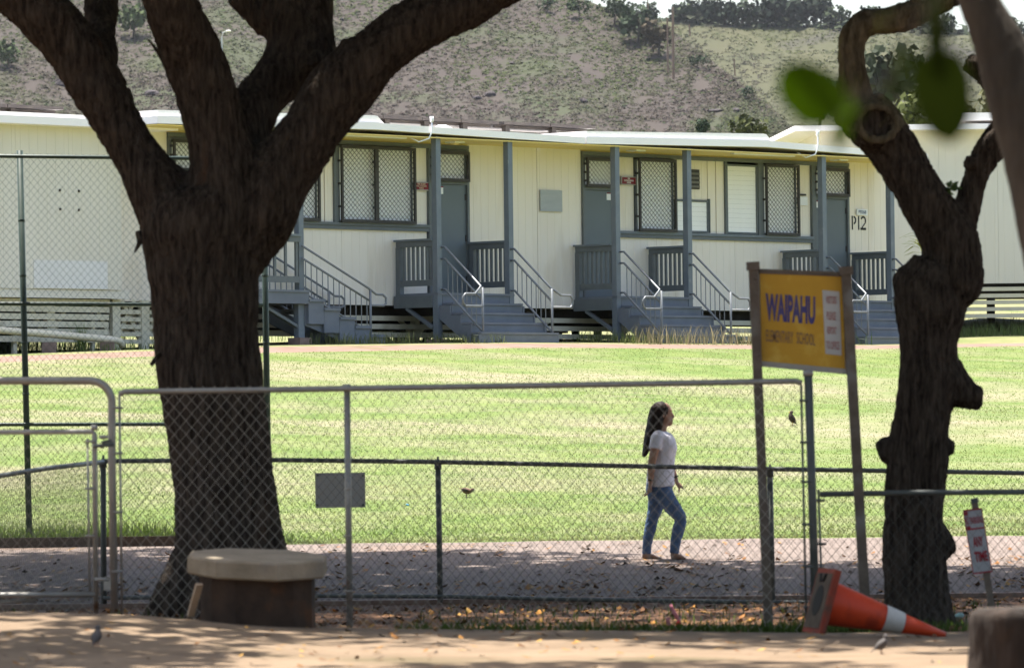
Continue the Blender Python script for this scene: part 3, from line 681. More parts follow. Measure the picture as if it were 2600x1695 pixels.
# ---- left building
L = Fr('classroom_building', -15.5, 'blank cream classroom wall at the left, behind the tall green fence', 'building', 'portable classrooms in a row', 2.9)
nL = .25
zlb = 4.03
for i in range(9): L.part('wall_panel', siding(-21 + i * 1.213, -21 + (i + 1) * 1.213 - .004, nL, zlb, 6.80), CREAMD)
L.part('side_wall', fb(-10.12, -10.06, -9, nL - .06, zlb, 6.8), CREAMD); L.part('back_wall', fb(-21, -10.1, -9, -8.94, zlb, 6.8), CREAMD); L.part('end_wall', fb(-21.06, -21.0, -9, nL - .06, zlb, 6.8), CREAMD)
L.part('base_band', fb(-21, fa(330, nL, 750), nL - .06, nL - .02, zlb - .15, zlb - .003), CREAMD)
a0, _ = fac(85, 700, nL); a1, _ = fac(272, 700, nL); _, z1 = fac(180, 662, nL)
L.part('painted_patch', fb(a0, a1, nL, nL + .014, zlb + .01, z1), mat('white_wall_patch', (.68, .67, .65), (.72, .71, .69), 2, .6))
for u, v in ((151, 483), (199, 485), (152, 531), (199, 533)):
    a, z = fac(u, v, nL); L.part('bolt', fb(a - .012, a + .012, nL, nL + .03, z - .02, z + .02), SCREEN)
L.part('underfloor_light_block', fb(-21, -10.1, -5.1, -5.0, 2.5, zlb - .11), DARK); L.part('floor_frame', fb(-21, -10.1, -9, -.1, zlb - .1, zlb + .1), DARK)  # dark panel added under the floor to block light coming through from behind
r_ = L.part('roof', fb(-21.2, fa(455, nL + .35), -9.2, nL + .35, 6.79, 6.92), ROOFW); L.part('roof_cap', fb(-21.1, fa(440, nL + .3), -9.1, nL + .28, 6.922, 6.985), ROOFW, r_)
solar(L, r_, -21, -10.6, -2.4, -.6, 7.15, 8)
for i in range(6):
    z = 3.84 - i * .128
    L.part('skirt_board', fb(-21, fa(291, nL) - .01 * i, .08, .105, z - .048 - .02, z + .03), WOODC)
    L.part('skirt_board', fb(fa(302, nL), -8.9, .02, .045, z - .055 - .03, z + .02 - .03), WOODC)
for u in (125, 291, 365, -60, -220):
    a = fa(u, .05); L.part('skirt_post', fb(a - .09, a + .09, -.02, .075, 2.85, zlb - .155), WOODC)
    for s in (-1, 1):
        mb = MB(); mb.bar((a + s * .06, .02, 3.2), (a + s * .5, .02, zlb - .16), .05, .08); L.part('brace', mb, WOODC)
for i in range(12):
    a = -20.5 + i * .9; L.part('skirt_post', fb(a - .04, a + .04, .02, .078, 2.6, 3.5), WOODC)
    if i % 2 == 0:
        for n in (-3, -6, -8.7): L.part('floor_post', fb(a - .07, a + .07, n - .07, n + .07, 2.6, zlb - .1), DARK)
# drain pipe lying along the skirt
pp = [(fac(-420, 800, .55)), (fac(0, 838, .55)), (fac(150, 850, .55)), (fac(285, 862, .55)), (fac(305, 866, .55)), (fac(312, 880, .55))]
W3 = lambda a, n, z: tuple(FO * 0 + FO + FA * a + FN * n + np.array([0, 0, z]))
mb = MB(); mb.tube([W3(a, .55, z) for a, z in pp], .062, 10)
q0 = W3(pp[3][0], .55, pp[3][1]); dp = empty('drain_pipe', q0, 0, 'thick cream drain pipe sloping along the left building base', 'pipe'); build('pipe', mb, mat('cream_pipe', (.66, .60, .44), (.72, .66, .52), 3, .5), dp, True)
for u in (125, 272):
    a, z = fac(u, 868, .55); mb = MB(); q = W3(a, .55, z); mb.box(q[0] - .12, q[0] + .12, q[1] - .1, q[1] + .1, 2.6, z); build('support_block', mb, BRICKC, dp)
# ---- right building
nR = 0.0
aR0, _ = fac(2087, 500, nR, FRM2); _, zR0 = fac(2540, 719, nR, FRM2); aE, zE = fac(2018, 333, nR + .5, FRM2); _, zE2 = fac(2525, 337, nR + .5, FRM2)
Rb = Fr('classroom_building', 3, 'plain cream classroom wall with slatted skirt at the right edge', 'building', 'portable classrooms in a row', 3.5, nR, FRM2)
for i in range(10): Rb.part('wall_panel', siding(aR0 + i * 1.22, aR0 + (i + 1) * 1.22 - .004, nR, zR0, zE + .05), CREAMD)
aRe = aR0 + 12.2
Rb.part('side_wall', fb(aR0 - .0, aR0 + .06, nR - 9, nR - .062, zR0, zE + .02), CREAMD); Rb.part('end_wall', fb(aRe - .06, aRe, nR - 9, nR - .062, zR0, zE), CREAMD); Rb.part('back_wall', fb(aR0 + .06, aRe - .06, nR - 9, nR - 8.94, zR0, zE), CREAMD)
mb = MB(); al = aE; ah = aRe + .2; zz = zE2 + .06
mb.add([(al, -(nR + .5), zE), (ah, -(nR + .5), zz + .05), (ah, -(nR + .5), zz + .17), (al, -(nR + .5), zE + .11), (al, -(nR - 9.3), zE), (ah, -(nR - 9.3), zz + .05), (ah, -(nR - 9.3), zz + .17), (al, -(nR - 9.3), zE + .11)], [(0, 1, 2, 3), (7, 6, 5, 4), (3, 2, 6, 7), (0, 4, 5, 1), (0, 3, 7, 4), (1, 5, 6, 2)])
rr = Rb.part('roof', mb, ROOFW)
a_c, _ = fac(2440, 320, nR + .45, FRM2); Rb.part('roof_cap', fb(a_c, ah, nR - 9, nR + .42, zz + .2, zz + .36), ROOFW, rr)
for i in range(5):
    z = zR0 - .115 - i * .138
    Rb.part('skirt_board', fb(aR0, aRe, nR - .04, nR - .015, z - .04, z + .04), WOODC)
k = 0
while aR0 + .6 + k * 1.9 < aRe:
    a = aR0 + .6 + k * 1.9; Rb.part('skirt_post', fb(a - .08, a + .08, nR - .12, nR - .045, 3.0, zR0 - .005), WOODC); k += 1
    Rb.part('floor_post', fb(a - .08, a + .08, nR - 6, nR - 5.85, 3.0, zR0 - .12), DARK)
Rb.part('floor_frame', fb(aR0 + .05, aRe - .05, nR - 8.9, nR - .2, zR0 - .1, zR0 + .1), DARK)

# ================================================================== WALL SIGNS
def wall_sign(name, lab, u0, v0, u1, v1, m, lines, txt_m, frame=None, n=.02, th=.02, fs=.05, sx=.8, bold=.0):
    a0, z1 = fac(u0, v0, n); a1, z0 = fac(u1, v1, n)
    if a1 < a0: a0, a1 = a1, a0
    f = Fr(name, (a0 + a1) / 2, lab, 'sign', None, z0, n)
    f.part('board', fb(a0, a1, n, n + th, z0, z1), m)
    if frame:
        mb = MB(); fb(a0 - .018, a1 + .018, n, n + th + .004, z0 - .018, z0, mb); fb(a0 - .018, a1 + .018, n, n + th + .004, z1, z1 + .018, mb); fb(a0 - .018, a0, n, n + th + .004, z0, z1, mb); fb(a1, a1 + .018, n, n + th + .004, z0, z1, mb)
        f.part('frame', mb, frame)
    k = len(lines)
    for i, tx in enumerate(lines):
        me = text_mesh(tx, fs, txt_m, sx=sx, bold=bold)
        o = f.inst('lettering', me, (a0 + a1) / 2, n + th + .003, z1 - (z1 - z0) * (i + .62) / (k + .25)); o.rotation_euler = (math.pi / 2, 0, 0)
    return f
wall_sign('wall_sign', 'maroon FIRE ALARM PULL STATION INSIDE sign beside the left door', 1050, 464, 1086, 482, REDSIGN, ['FIRE ALARM', 'PULL STATION', 'INSIDE'], SIGNTXT, GALV, fs=.046, sx=.85)
wall_sign('wall_sign', 'maroon FIRE EXTINGUISHER INSIDE sign right of the middle door', 1577, 450, 1612, 468, REDSIGN, ['FIRE', 'EXTINGUISHER', 'INSIDE'], SIGNWH, GALV, fs=.046, sx=.85)
f = wall_sign('wall_plaque', 'worn grey square plaque on the blank wall between the doors', 1370, 482, 1426, 538, PLAQ, [], SIGNWH, None)
f = wall_sign('number_plate', 'small white P0268 plate above the P12 stencil', 2174, 531, 2201, 547, WHITE, ['P0268'], mat('blue_grey_lettering', (.12, .15, .22)), None, fs=.10, sx=.95)
wall_sign('paper_notice', 'blank white paper notice on the wall left of the right door', 2025, 499, 2050, 522, WHITE, [], SIGNWH, None, th=.006)
wall_sign('dark_name_plate', 'small dark plate above the white paper notice', 2031, 492, 2046, 497, SCREEN, [], SIGNWH, None, th=.01)
f = Fr('room_stencil', fa(2183), 'large black P12 stencil painted on the cream wall', 'sign', None, fac(2183, 585)[1], .0)
a, z = fac(2183, 566, .012)
def stencil():
    mb = MB(); n0, n1 = .004, .007; h = .275; zb_ = z - h / 2
    fb(a - .24, a - .205, n0, n1, zb_, zb_ + h, mb)                                  # P stem
    def arc(cx, cz, r0, r1, t0, t1, k=12):
        for i in range(k):
            x0, x1 = math.radians(t0 + (t1 - t0) * i / k), math.radians(t0 + (t1 - t0) * (i + 1) / k)
            q = [(cx + r * math.cos(t_), cz + r * math.sin(t_)) for r, t_ in ((r0, x0), (r1, x0), (r1, x1), (r0, x1))]
            mb.prism([(x, zz_) for x, zz_ in q], -n1, -n0)
    arc(a - .185, zb_ + h - .085, .05, .085, -80, 85)
    fb(a - .04, a - .008, n0, n1, zb_, zb_ + h, mb)                                   # 1
    arc(a + .12, zb_ + h - .085, .05, .085, -35, 160)
    mb.bar((a + .175, -.0055, zb_ + h - .13), (a + .05, -.0055, zb_ + .03), .003, .04, up=(.6, 0, .8))
    fb(a + .03, a + .20, n0, n1, zb_, zb_ + .045, mb)
    return mb
f.part('stencil_paint', stencil(), BLACKP)
#--SECTION4
# ================================================================== STAIRS
ZD = 4.05
def railing(S, fixed, lo, hi, along='n', zf=ZD):
    """timber guard rail: cap, rails and single balusters"""
    def bx_(p0, p1, q0, q1, z0, z1):
        return fb(q0, q1, p0, p1, z0, z1) if along == 'n' else fb(p0, p1, q0, q1, z0, z1)
    g = S.part('guard_rail', bx_(lo, hi, fixed - .045, fixed + .045, zf + .84, zf + .94), TRIM)
    S.part('rail_cap', bx_(lo - .03, hi - .0, fixed - .075, fixed + .075, zf + .942, zf + .98), TRIML, g)
    S.part('bottom_rail', bx_(lo + .1, hi, fixed - .02, fixed + .02, zf + .13, zf + .24), TRIM, g)
    S.part('newel', bx_(lo, lo + .1, fixed - .055, fixed + .055, zf - .22, zf + .838), TRIM, g)
    k = 7; me = None
    for i in range(k):
        p = lo + .17 + (hi - lo - .24) * i / (k - 1) if k > 1 else lo
        S.part('baluster', bx_(p - .024, p + .024, fixed - .018, fixed + .018, zf + .242, zf + .838), TRIM, g)
    return g
def pipe_rail(S, a, side):
    h = MB()
    h.tube([(a, -1.1, 4.87), (a, -1.2, 4.87), (a, -2.08, 4.14), (a + side * .22, -2.14, 4.0), (a + side * .47, -2.14, 4.0), (a + side * .53, -2.14, 3.94), (a + side * .53, -2.14, 3.84), (a + side * .47, -2.14, 3.78), (a, -2.12, 3.78)], .021, 8)
    h.tube([(a, -1.1, 4.66), (a, -1.2, 4.66), (a, -2.1, 3.90)], .021, 8)
    h.tube([(a, -1.1, 4.11), (a, -1.2, 4.11), (a, -2.1, 3.34)], .021, 8)
    h.tube([(a, -2.12, 2.95), (a, -2.12, 4.12)], .021, 8)
    hr = S.part('handrail', h, RAILM, smooth=True)
    for i in range(7):
        n = 1.27 + i * .115; t = (n - 1.2) / .9
        m = MB(); m.tube([(a, -n, 4.11 - .77 * t), (a, -n, 4.66 - .76 * t)], .009, 6); S.part('rail_rod', m, RAILM, hr)
def front_stairs(lab, a0, a1):
    S = Fr('entrance_stairs', (a0 + a1) / 2, lab, 'stairs', 'grey timber stairs at the classroom doors', 3.1, 1.0)
    S.part('deck', fb(a0 - .06, a1 + .06, .06, 1.12, ZD - .04, ZD), STAIR)
    S.part('rim_board', fb(a0 - .10, a0 - .06, .05, 1.0, ZD - .26, ZD - .042), TRIM); S.part('rim_board', fb(a1 + .06, a1 + .10, .05, 1.0, ZD - .26, ZD - .042), TRIM)
    S.part('rim_board', fb(a0 - .05, a1 + .05, 1.02, 1.06, ZD - .20, ZD - .042), STAIR)
    railing(S, a0 - .02, .08, 1.0); railing(S, a1 + .02, .08, 1.0)
    rise = (ZD - 3.14) / 5; run = .262
    for i in range(4):
        z = ZD - rise * (i + 1); n = 1.10 + run * i; sw = .0 + .035 * i
        S.part('riser', fb(a0 + .08 - sw, a1 - .02 + sw, n - .02, n, z, z + rise - .042), STAIR)
        S.part('tread', fb(a0 + .06 - sw, a1 + sw, n - .015, n + run + .02, z - .04, z - .001), STAIR)
    n = 1.10 + run * 4
    S.part('riser', fb(a0 - .08, a1 + .12, n - .02, n, 2.95, 3.14 + rise - .042), STAIR)
    for a in (a0 + .0, a1 + .03):
        mb = MB(); poly = [(1.07, ZD - .07), (1.07, ZD - .45), (1.12 + run * 4 - .12, 2.95), (1.10 + run * 4 - .03, 2.95), (1.10 + run * 4 - .03, 3.12 + rise - .06)]
        for i in range(3, -1, -1):
            n_ = 1.10 + run * i; z_ = ZD - rise * (i + 1)
            poly += [(n_ + (.012 if i else .0), z_ + .0 - .045), (n_ + (.012 if i else .0), z_ + rise - .05)]
        mb.add([(a - .02, -p, z) for p, z in poly] + [(a + .02, -p, z) for p, z in poly], [tuple(range(len(poly))), tuple(range(2 * len(poly) - 1, len(poly) - 1, -1))] + [(k, k + len(poly), (k + 1) % len(poly) + len(poly), (k + 1) % len(poly)) for k in range(len(poly))])
        S.part('stringer', mb, STAIR)
        mb = MB(); mb.bar((a - .06, -.35, ZD - .27), (a - .06, -1.0, 3.42), .05, .09, up=(1, 0, 0)); S.part('brace', mb, TRIM)
    pipe_rail(S, a0 + .05, -1); pipe_rail(S, a1 - .02, 1)
front_stairs('grey timber entrance stairs with pipe rails at the left grey door', -3.08, -1.18)
front_stairs('grey timber entrance stairs with pipe rails at the middle door, weeds at their foot', 1.74, 3.77)
front_stairs('grey timber entrance stairs partly hidden behind the yellow school sign', 7.74, 9.82)
# side stairs on the left
S = Fr('entrance_stairs', -6.0, 'grey side stairs descending along the wall beside the left tree trunk', 'stairs', 'grey timber stairs at the classroom doors', 3.05, .6)
S.part('deck', fb(-8.75, -6.5, .06, 1.22, ZD - .04, ZD), STAIR); S.part('rim_board', fb(-8.75, -6.5, 1.16, 1.20, ZD - .24, ZD - .042), STAIR); S.part('rim_board', fb(-6.54, -6.5, .08, 1.155, ZD - .24, ZD - .042), STAIR)
railing(S, 1.13, -8.5, -6.66, 'a')
for i in range(7): pass
run, rise = .385, .153
for i in range(5):
    z = ZD - rise * (i + 1); a0 = -6.5 + run * i
    S.part('tread', fb(a0 - .01, a0 + run + .03, .1, 1.2, z - .045, z), STAIR)
    S.part('step_nosing', fb(a0 + .0, a0 + run, 1.202, 1.218, z - .05, z - .004), STAIR)
    S.part('stringer_block', fb(a0 + .005, a0 + run - .003, 1.13, 1.19, z - .44 if i < 3 else 2.95, z - .05), STAIR)
mb = MB(); mb.prism([(-6.52, ZD - .25), (-6.52, ZD - .62), (-4.98, 2.98), (-4.6, 2.98), (-4.6, 3.15)], -1.125, -1.075); S.part('stringer', mb, STAIR)
mb = MB(); mb.prism([(-6.52, ZD - .2), (-6.52, ZD - .52), (-4.98, 2.98), (-4.6, 2.98), (-4.6, 3.18)], -.14, -.1); S.part('stringer', mb, STAIR)
S.part('support_post', fb(-6.68, -6.56, 1.0, 1.12, 3.2, ZD - .245), TRIML); S.part('support_post', fb(-8.7, -8.58, 1.0, 1.12, 3.1, ZD - .245), TRIML)
mb = MB(); mb.bar((-7.5, -1.06, ZD - .28), (-6.64, -1.06, 3.4), .05, .09, up=(0, 1, 0)); S.part('brace', mb, TRIM)
for n in (1.17, .13):
    q = lambda u, v: fac(u, v, 1.17)
    pts = [q(767, 624), q(935, 731), q(955, 747), q(972, 748), q(980, 756), q(980, 770), q(974, 776), q(940, 775)]
    h = MB(); h.tube([(a, -n, z) for a, z in pts], .021, 8)
    p2 = [q(767, 655), q(937, 762)]; p3 = [q(767, 740), q(938, 844)]
    h.tube([(a, -n, z) for a, z in p2], .021, 8); h.tube([(a, -n, z) for a, z in p3], .021, 8)
    ae, ze = q(940, 736); h.tube([(ae, -n, 3.0), (ae, -n, ze)], .023, 8)
    hr = S.part('handrail', h, RAILM, smooth=True)
    for i in range(12):
        t = (i + .6) / 12; a_ = p2[0][0] + (p2[1][0] - p2[0][0]) * t
        mb = MB(); mb.tube([(a_, -n, p3[0][1] + (p3[1][1] - p3[0][1]) * t), (a_, -n, p2[0][1] + (p2[1][1] - p2[0][1]) * t)], .010, 6); S.part('rail_rod', mb, RAILM, hr)

# ================================================================== FENCES
def chain_mesh(p0, p1, zb0, zb1, zt0, zt1, W=.077, Hd=.09, r=.0018, knuckle=.028):
    """woven wire: every wire a real zigzag strand"""
    p0 = np.array(p0[:2], float); p1 = np.array(p1[:2], float); L_ = np.linalg.norm(p1 - p0); d = (p1 - p0) / L_; nrm = np.array([-d[1], d[0]])
    V = []; F = []; n = int(L_ / (W / 2))
    off3 = [(math.cos(t_), math.sin(t_)) for t_ in (0, 2.094, 4.189)]
    for i in range(n):
        s0 = i * W / 2; f = s0 / L_
        zb = zb0 + (zb1 - zb0) * f; zt = zt0 + (zt1 - zt0) * f + knuckle
        k = int((zt - zb) / (Hd / 2)); base = len(V)
        for j in range(k + 1):
            s = s0 + ((j + i) % 2) * W / 2; z = zt - j * Hd / 2; w_ = .0022 * (1 if (j % 2) else -1)
            c_ = p0 + d * min(s, L_) + nrm * w_
            for ox, oy in off3: V.append((c_[0] + d[0] * r * ox + nrm[0] * r * oy, c_[1] + d[1] * r * ox + nrm[1] * r * oy, z))
        for j in range(k):
            for m in range(3):
                F.append((base + j * 3 + m, base + j * 3 + (m + 1) % 3, base + (j + 1) * 3 + (m + 1) % 3, base + (j + 1) * 3 + m))
    return V, F
def fabric(parent, m, *args, **kw):
    V, F = chain_mesh(*args, **kw); V = np.array(V) - np.array(parent_world(parent))
    o = link('wire_mesh', numpy_mesh('wire_mesh', V, F, m), parent); o['kind'] = 'stuff'; return o
def pipe(parent, name, pts, r, m, n=10): 
    mb = MB(); mb.tube(pts, r, n); return build(name, mb, m, parent, True)
# ---- near fence (about 37 m): top rail, line posts, mesh
DN = 37.4
nf = empty('chain_link_fence', (0, DN, -.05), 0, 'tall near chain link fence with pale top rail, in front of the left tree', 'fence')
pipe(nf, 'top_rail', [P(302, 1000, DN), P(318, 994, DN), P(700, 989, DN), P(1200, 981, DN), P(1700, 973, DN), P(2020, 967, DN), P(2036, 972, DN)], .019, GALV)
for (u, v0), (ub, vb), r in (((881, 985), (888, 1608), .021),):
    pipe(nf, 'line_post', [P(u, v0, DN + .03), P(ub, vb, DN + .03)], r, GALV); pipe(nf, 'post_cap', [P(u - .5, v0 - 10, DN + .03), P(u, v0 + 6, DN + .03)], r * 1.25, GALV)
    for vv in (1240, 1360, 1500): pipe(nf, 'wire_tie', [P(u + 3, vv, DN - .02) - np.array([.03, 0, 0]), P(u + 3, vv, DN - .02) + np.array([.03, 0, 0])], .005, WIREN, 6)
cp = [P(2052, 948, DN), P(2062, 1250, DN), P(2072, 1606, DN)]
pipe(nf, 'corner_post', cp, .028, GREYP); pipe(nf, 'post_cap', [P(2051.6, 940, DN), P(2052, 954, DN)], .034, GALV)
tb = [P(2034, 975, DN), P(2048, 1606, DN)]; pipe(nf, 'tension_bar', tb, .008, GREYP, 6)
for vv in (1016, 1122, 1222, 1330, 1436, 1540):
    f_ = (vv - 975) / 631; pipe(nf, 'tension_band', [P(2028 + 14 * f_, vv, DN - .02), P(2056 + 14 * f_, vv + 1, DN - .02)], .008, GREYP, 6)
z_l, z_r = P(310, 994, DN)[2], P(2034, 967, DN)[2]
pL, pR = P(308, 1000, DN), P(2038, 1000, DN)
fabric(nf, WIREN, pL, pR, -.10, -.12, z_l, z_r, r=.0024)
# ---- low fence to the right of the corner post
DR = 38.6
lf = empty('chain_link_fence', (6.5, DR, -.1), 0, 'lower chain link fence right of the corner post, passing in front of the crooked tree', 'fence')
pipe(lf, 'top_rail', [P(2082, 1254, DR), P(2330, 1250, DR), P(2760, 1247, DR)], .019, GREYP)
pipe(lf, 'tension_bar', [P(2078, 1242, DR), P(2090, 1600, DR)], .008, GREYP, 6)
for vv in (1270, 1380, 1490): pipe(lf, 'tension_band', [P(2064 + (vv - 1240) * .03, vv, DR - .02), P(2094 + (vv - 1240) * .03, vv, DR - .02)], .009, GREYP, 6)
pipe(lf, 'line_post', [P(2740, 1240, DR), P(2744, 1600, DR)], .024, GREYP)
fabric(lf, WIRE, P(2080, 1250, DR), P(2760, 1250, DR), -.12, -.12, P(2082, 1254, DR)[2], P(2760, 1247, DR)[2])
# ---- back fence (about 51 m)
bf = empty('chain_link_fence', (0, 51.4, -.2), 0, 'dark railed chain link fence along the road in front of the walking woman', 'fence')
BT = [(262, 1170, 51.4), (700, 1167, 51.4), (1112, 1172, 51.4), (1530, 1181, 51.4), (1958, 1190, 51.4), (2780, 1203, 51.4)]
BB = [(262, 1517, 51.4), (700, 1511, 51.4), (1118, 1513, 51.4), (1480, 1521, 51.4), (1960, 1528, 51.4), (2780, 1537, 51.4)]
pipe(bf, 'top_rail', [P(*q) for q in BT], .021, GREYP); pipe(bf, 'bottom_rail', [P(*q) for q in BB], .019, GREYP)
for (u, v0, ub, vb) in ((1112, 1182, 1118, 1528), (1955, 1202, 1962, 1542), (262, 1178, 264, 1532), (2700, 1206, 2706, 1550)):
    pipe(bf, 'line_post', [P(u, v0 - 6, 51.45), P(ub, vb, 51.45)], .026, GREYP)
    pipe(bf, 'post_cap', [P(u, v0 - 24, 51.45), P(u, v0 - 12, 51.45), P(u, v0 - 6, 51.45), P(u, v0 + 8, 51.45)], [.008, .014, .032, .034], GREYP)
for i in range(len(BT) - 1):
    t0, t1 = P(*BT[i]), P(*BT[i + 1]); b0, b1 = P(*BB[i]), P(*BB[i + 1])
    fabric(bf, WIRE, t0, t1, b0[2] - .01, b1[2] - .01, t0[2], t1[2], r=.0027)
sg = empty('fence_sign', P(864, 1290, 51.45), 0, 'plain grey sheet hung behind the mesh of the road fence', 'sign')
mb = MB(); q0, q1 = P(800, 1200, 51.44), P(928, 1287, 51.44); mb.box(q0[0], q1[0], 51.43, 51.445, q1[2], q0[2]); build('sheet', mb, mat('grey_sheet', (.44, .45, .44), (.50, .51, .50), 3, .5), sg)
for u, v in ((806, 1206), (922, 1206), (806, 1281), (922, 1281)):
    q = P(u, v, 51.42); mb = MB(); mb.sphere(q, (.012, .012, .012), 8, 6); build('bolt', mb, GREYP, sg)
# left return of the back fence coming towards the camera
bl = empty('chain_link_fence', P(120, 1520, 49), 0, 'dark rail fence at the far left running down towards the gate', 'fence')
pipe(bl, 'top_rail', [P(262, 1172, 51.35), P(120, 1188, 49.2), P(0, 1207, 47.4), P(-160, 1232, 45)], .021, GREYP)
q = P(-160, 1232, 45); fabric(bl, WIRE, P(258, 1172, 51.3), q, -.22, -.22, P(262, 1172, 51.35)[2], q[2], r=.002)
pipe(bl, 'line_post', [q, (q[0], q[1], -.25)], .026, GREYP)
# ---- tall green fence on the lawn edge (about 61.8 m)
DT = 61.8
tf = empty('tall_chain_link_fence', P(70, 1350, DT), 0, 'tall dark green chain link backstop fence before the blank left wall', 'fence')
for (u, v0, ub, vb) in ((50, 382, 75, 1372), (668, 400, 684, 1372), (-560, 380, -536, 1372)):
    pipe(tf, 'line_post', [P(u, v0, DT), P(ub, vb, DT)], .034, GREENP)
    for vv in (560, 700, 870, 1000): pipe(tf, 'post_band', [P(u + (ub - u) * (vv - v0) / (vb - v0), vv - 3, DT), P(u + (ub - u) * (vv - v0) / (vb - v0), vv + 3, DT)], .038, GREENP)
for va, vb in ((390, 404), (768, 774), (1078, 1076)):
    pipe(tf, 'rail', [P(-560, va, DT - .03), P(50, va + (vb - va) * .5, DT - .03), P(668, vb, DT - .03)], .021, GREENP)
fabric(tf, GREENP, P(-560, 390, DT), P(676, 404, DT), .2, .2, P(-560, 390, DT)[2], P(668, 404, DT)[2], r=.0022)
# ---- gate group at the left
DG = 37.2
ga = empty('gate_post_frame', P(285, 1560, DG), 0, 'bent steel pipe arch with rounded corner beside the left gate', 'gate frame')
arc = [P(-260, 970, DG), P(0, 966, DG), P(230, 966, DG)] + [P(230 + 54 * math.sin(t_), 1020 - 54 * math.cos(t_), DG) for t_ in (.35, .7, 1.05, 1.4, 1.57)] + [P(284, 1150, DG), P(291, 1580, DG)]
pipe(ga, 'bent_pipe', arc, .026, GALV, 12)
for vv in (1035, 1150, 1300, 1450): pipe(ga, 'tension_band', [P(284, vv, DG - .02), P(312, vv, DG - .02)], .008, GALV, 6)
pipe(ga, 'tension_bar', [P(303, 1000, DG), P(310, 1570, DG)], .008, GALV, 6)
gt = empty('swing_gate', P(120, 1560, 36.9), 0, 'low chain link swing gate with sunlit top pipe at the left edge', 'gate')
D2 = 36.9
pipe(gt, 'gate_frame', [P(-260, 1098, D2), P(236, 1095, D2), P(240, 1102, D2), P(244, 1578, D2)], .017, GALV); pipe(gt, 'gate_post_cap', [P(239, 1078, D2), P(240, 1092, D2)], .022, GALV)
pipe(gt, 'bottom_pipe', [P(-260, 1512, D2), P(242, 1508, D2)], .018, GALV); pipe(gt, 'brace_pipe', [P(-260, 1545, D2 + .03), P(90, 1522, D2 + .03)], .012, GALV)
pipe(gt, 'tension_bar', [P(222, 1112, D2), P(228, 1500, D2)], .007, GALV, 6)
for vv in (1120, 1240, 1360): pipe(gt, 'tension_band', [P(216, vv, D2 - .02), P(242, vv, D2 - .02)], .008, GALV, 6)
fabric(gt, WIREN, P(-260, 1098, D2), P(240, 1098, D2), -.05, -.05, P(-260, 1098, D2)[2] - .03, P(236, 1095, D2)[2] - .03)
lt = empty('gate_latch', P(265, 1112, D2 - .05), 0, 'steel fork latch between the gate and the bent pipe', 'latch')
pipe(lt, 'latch_bar', [P(238, 1132, D2 - .04), P(290, 1128, D2 - .04)], .012, GREYP); mb = MB(); mb.sphere(P(263, 1109, D2 - .05), (.032, .02, .014), 10, 6); build('latch_knob', mb, GALV, lt, True); pipe(lt, 'latch_fork', [P(285, 1118, D2 - .04), P(262, 1122, D2 - .04), P(258, 1138, D2 - .04)], .011, GREYP)
ch = empty('gate_chain', P(262, 1470, D2 - .05), 0, 'steel chain with padlock low between gate and pipe', 'chain')
pipe(ch, 'chain_loop', [P(240, 1470, D2 - .04), P(262, 1470, D2 - .05), P(280, 1470, D2 - .04)], .012, GALV, 8)
mb = MB(); q = P(272, 1486, D2 - .05); mb.box(q[0] - .022, q[0] + .022, q[1] - .012, q[1] + .012, q[2] - .03, q[2] + .03); mb.tube([q + np.array([-.014, 0, .03]), q + np.array([-.012, 0, .055]), q + np.array([.012, 0, .055]), q + np.array([.014, 0, .03])], .005, 6); build('padlock', mb, GALV, ch)
#--SECTION5
# ================================================================== TREES
def spline(pts, sub=5):
    pts = np.array(pts, float); out = []
    n = len(pts)
    for i in range(n - 1):
        p0, p1, p2, p3 = pts[max(i - 1, 0)], pts[i], pts[i + 1], pts[min(i + 2, n - 1)]
        for k in range(sub):
            t = k / sub
            out.append(.5 * ((2 * p1) + (-p0 + p2) * t + (2 * p0 - 5 * p1 + 4 * p2 - p3) * t * t + (-p0 + 3 * p1 - 3 * p2 + p3) * t ** 3))
    out.append(pts[-1]); return np.array(out)
def limb(mb, pix, d, seg=18):
    """pix rows: u, v, radius in px, depth offset in metres"""
    pix = [list(q) + [0] * (4 - len(q)) for q in pix]
    if pix[-1][1] < -100:      # carry the limb on up into the crown, beyond the frame
        a_, b_ = np.array(pix[-2], float), np.array(pix[-1], float); e_ = (b_ - a_) / np.linalg.norm((b_ - a_)[:2])
        for L_, f_ in ((200, .8), (420, .55), (640, .3)):
            q_ = b_ + e_ * L_ + np.array([0, -L_ * .25, 0, 0]); pix.append([q_[0], q_[1], b_[2] * f_, b_[3] + e_[3] * L_ * .5])
    s = spline(pix)
    mb.tube([P(q[0], q[1], d + q[3]) for q in s], [q[2] * (d + q[3]) / FPX for q in s], seg)
def bark_displace(me, amp, sc_, stretch=(1, 1, .28), knots=0, amp2=.02):
    n = len(me.vertices); co = np.empty(n * 3, np.float32); no = np.empty(n * 3, np.float32)
    me.vertices.foreach_get('co', co); me.vertices.foreach_get('normal', no); co = co.reshape(-1, 3); no = no.reshape(-1, 3)
    dd = np.empty(n, np.float32)
    for i in range(n):
        x, y, z = co[i] * sc_
        wv = .5 * mnoise.noise((x * .25, y * .25, z * .25))
        r = 1 - abs(mnoise.noise((x * stretch[0] + wv * 3, y * stretch[1], z * stretch[2]))) * 2
        r2 = 1 - abs(mnoise.noise((x * 2.3 + 7, y * 2.3, z * stretch[2] * 2.6))) * 2
        dd[i] = amp * (-.65 * max(0, r) ** 3 + .3 * r2) + amp2 * mnoise.noise((x * .16, y * .16, z * .12))
    co += no * dd[:, None]; me.vertices.foreach_set('co', co.ravel()); me.update()
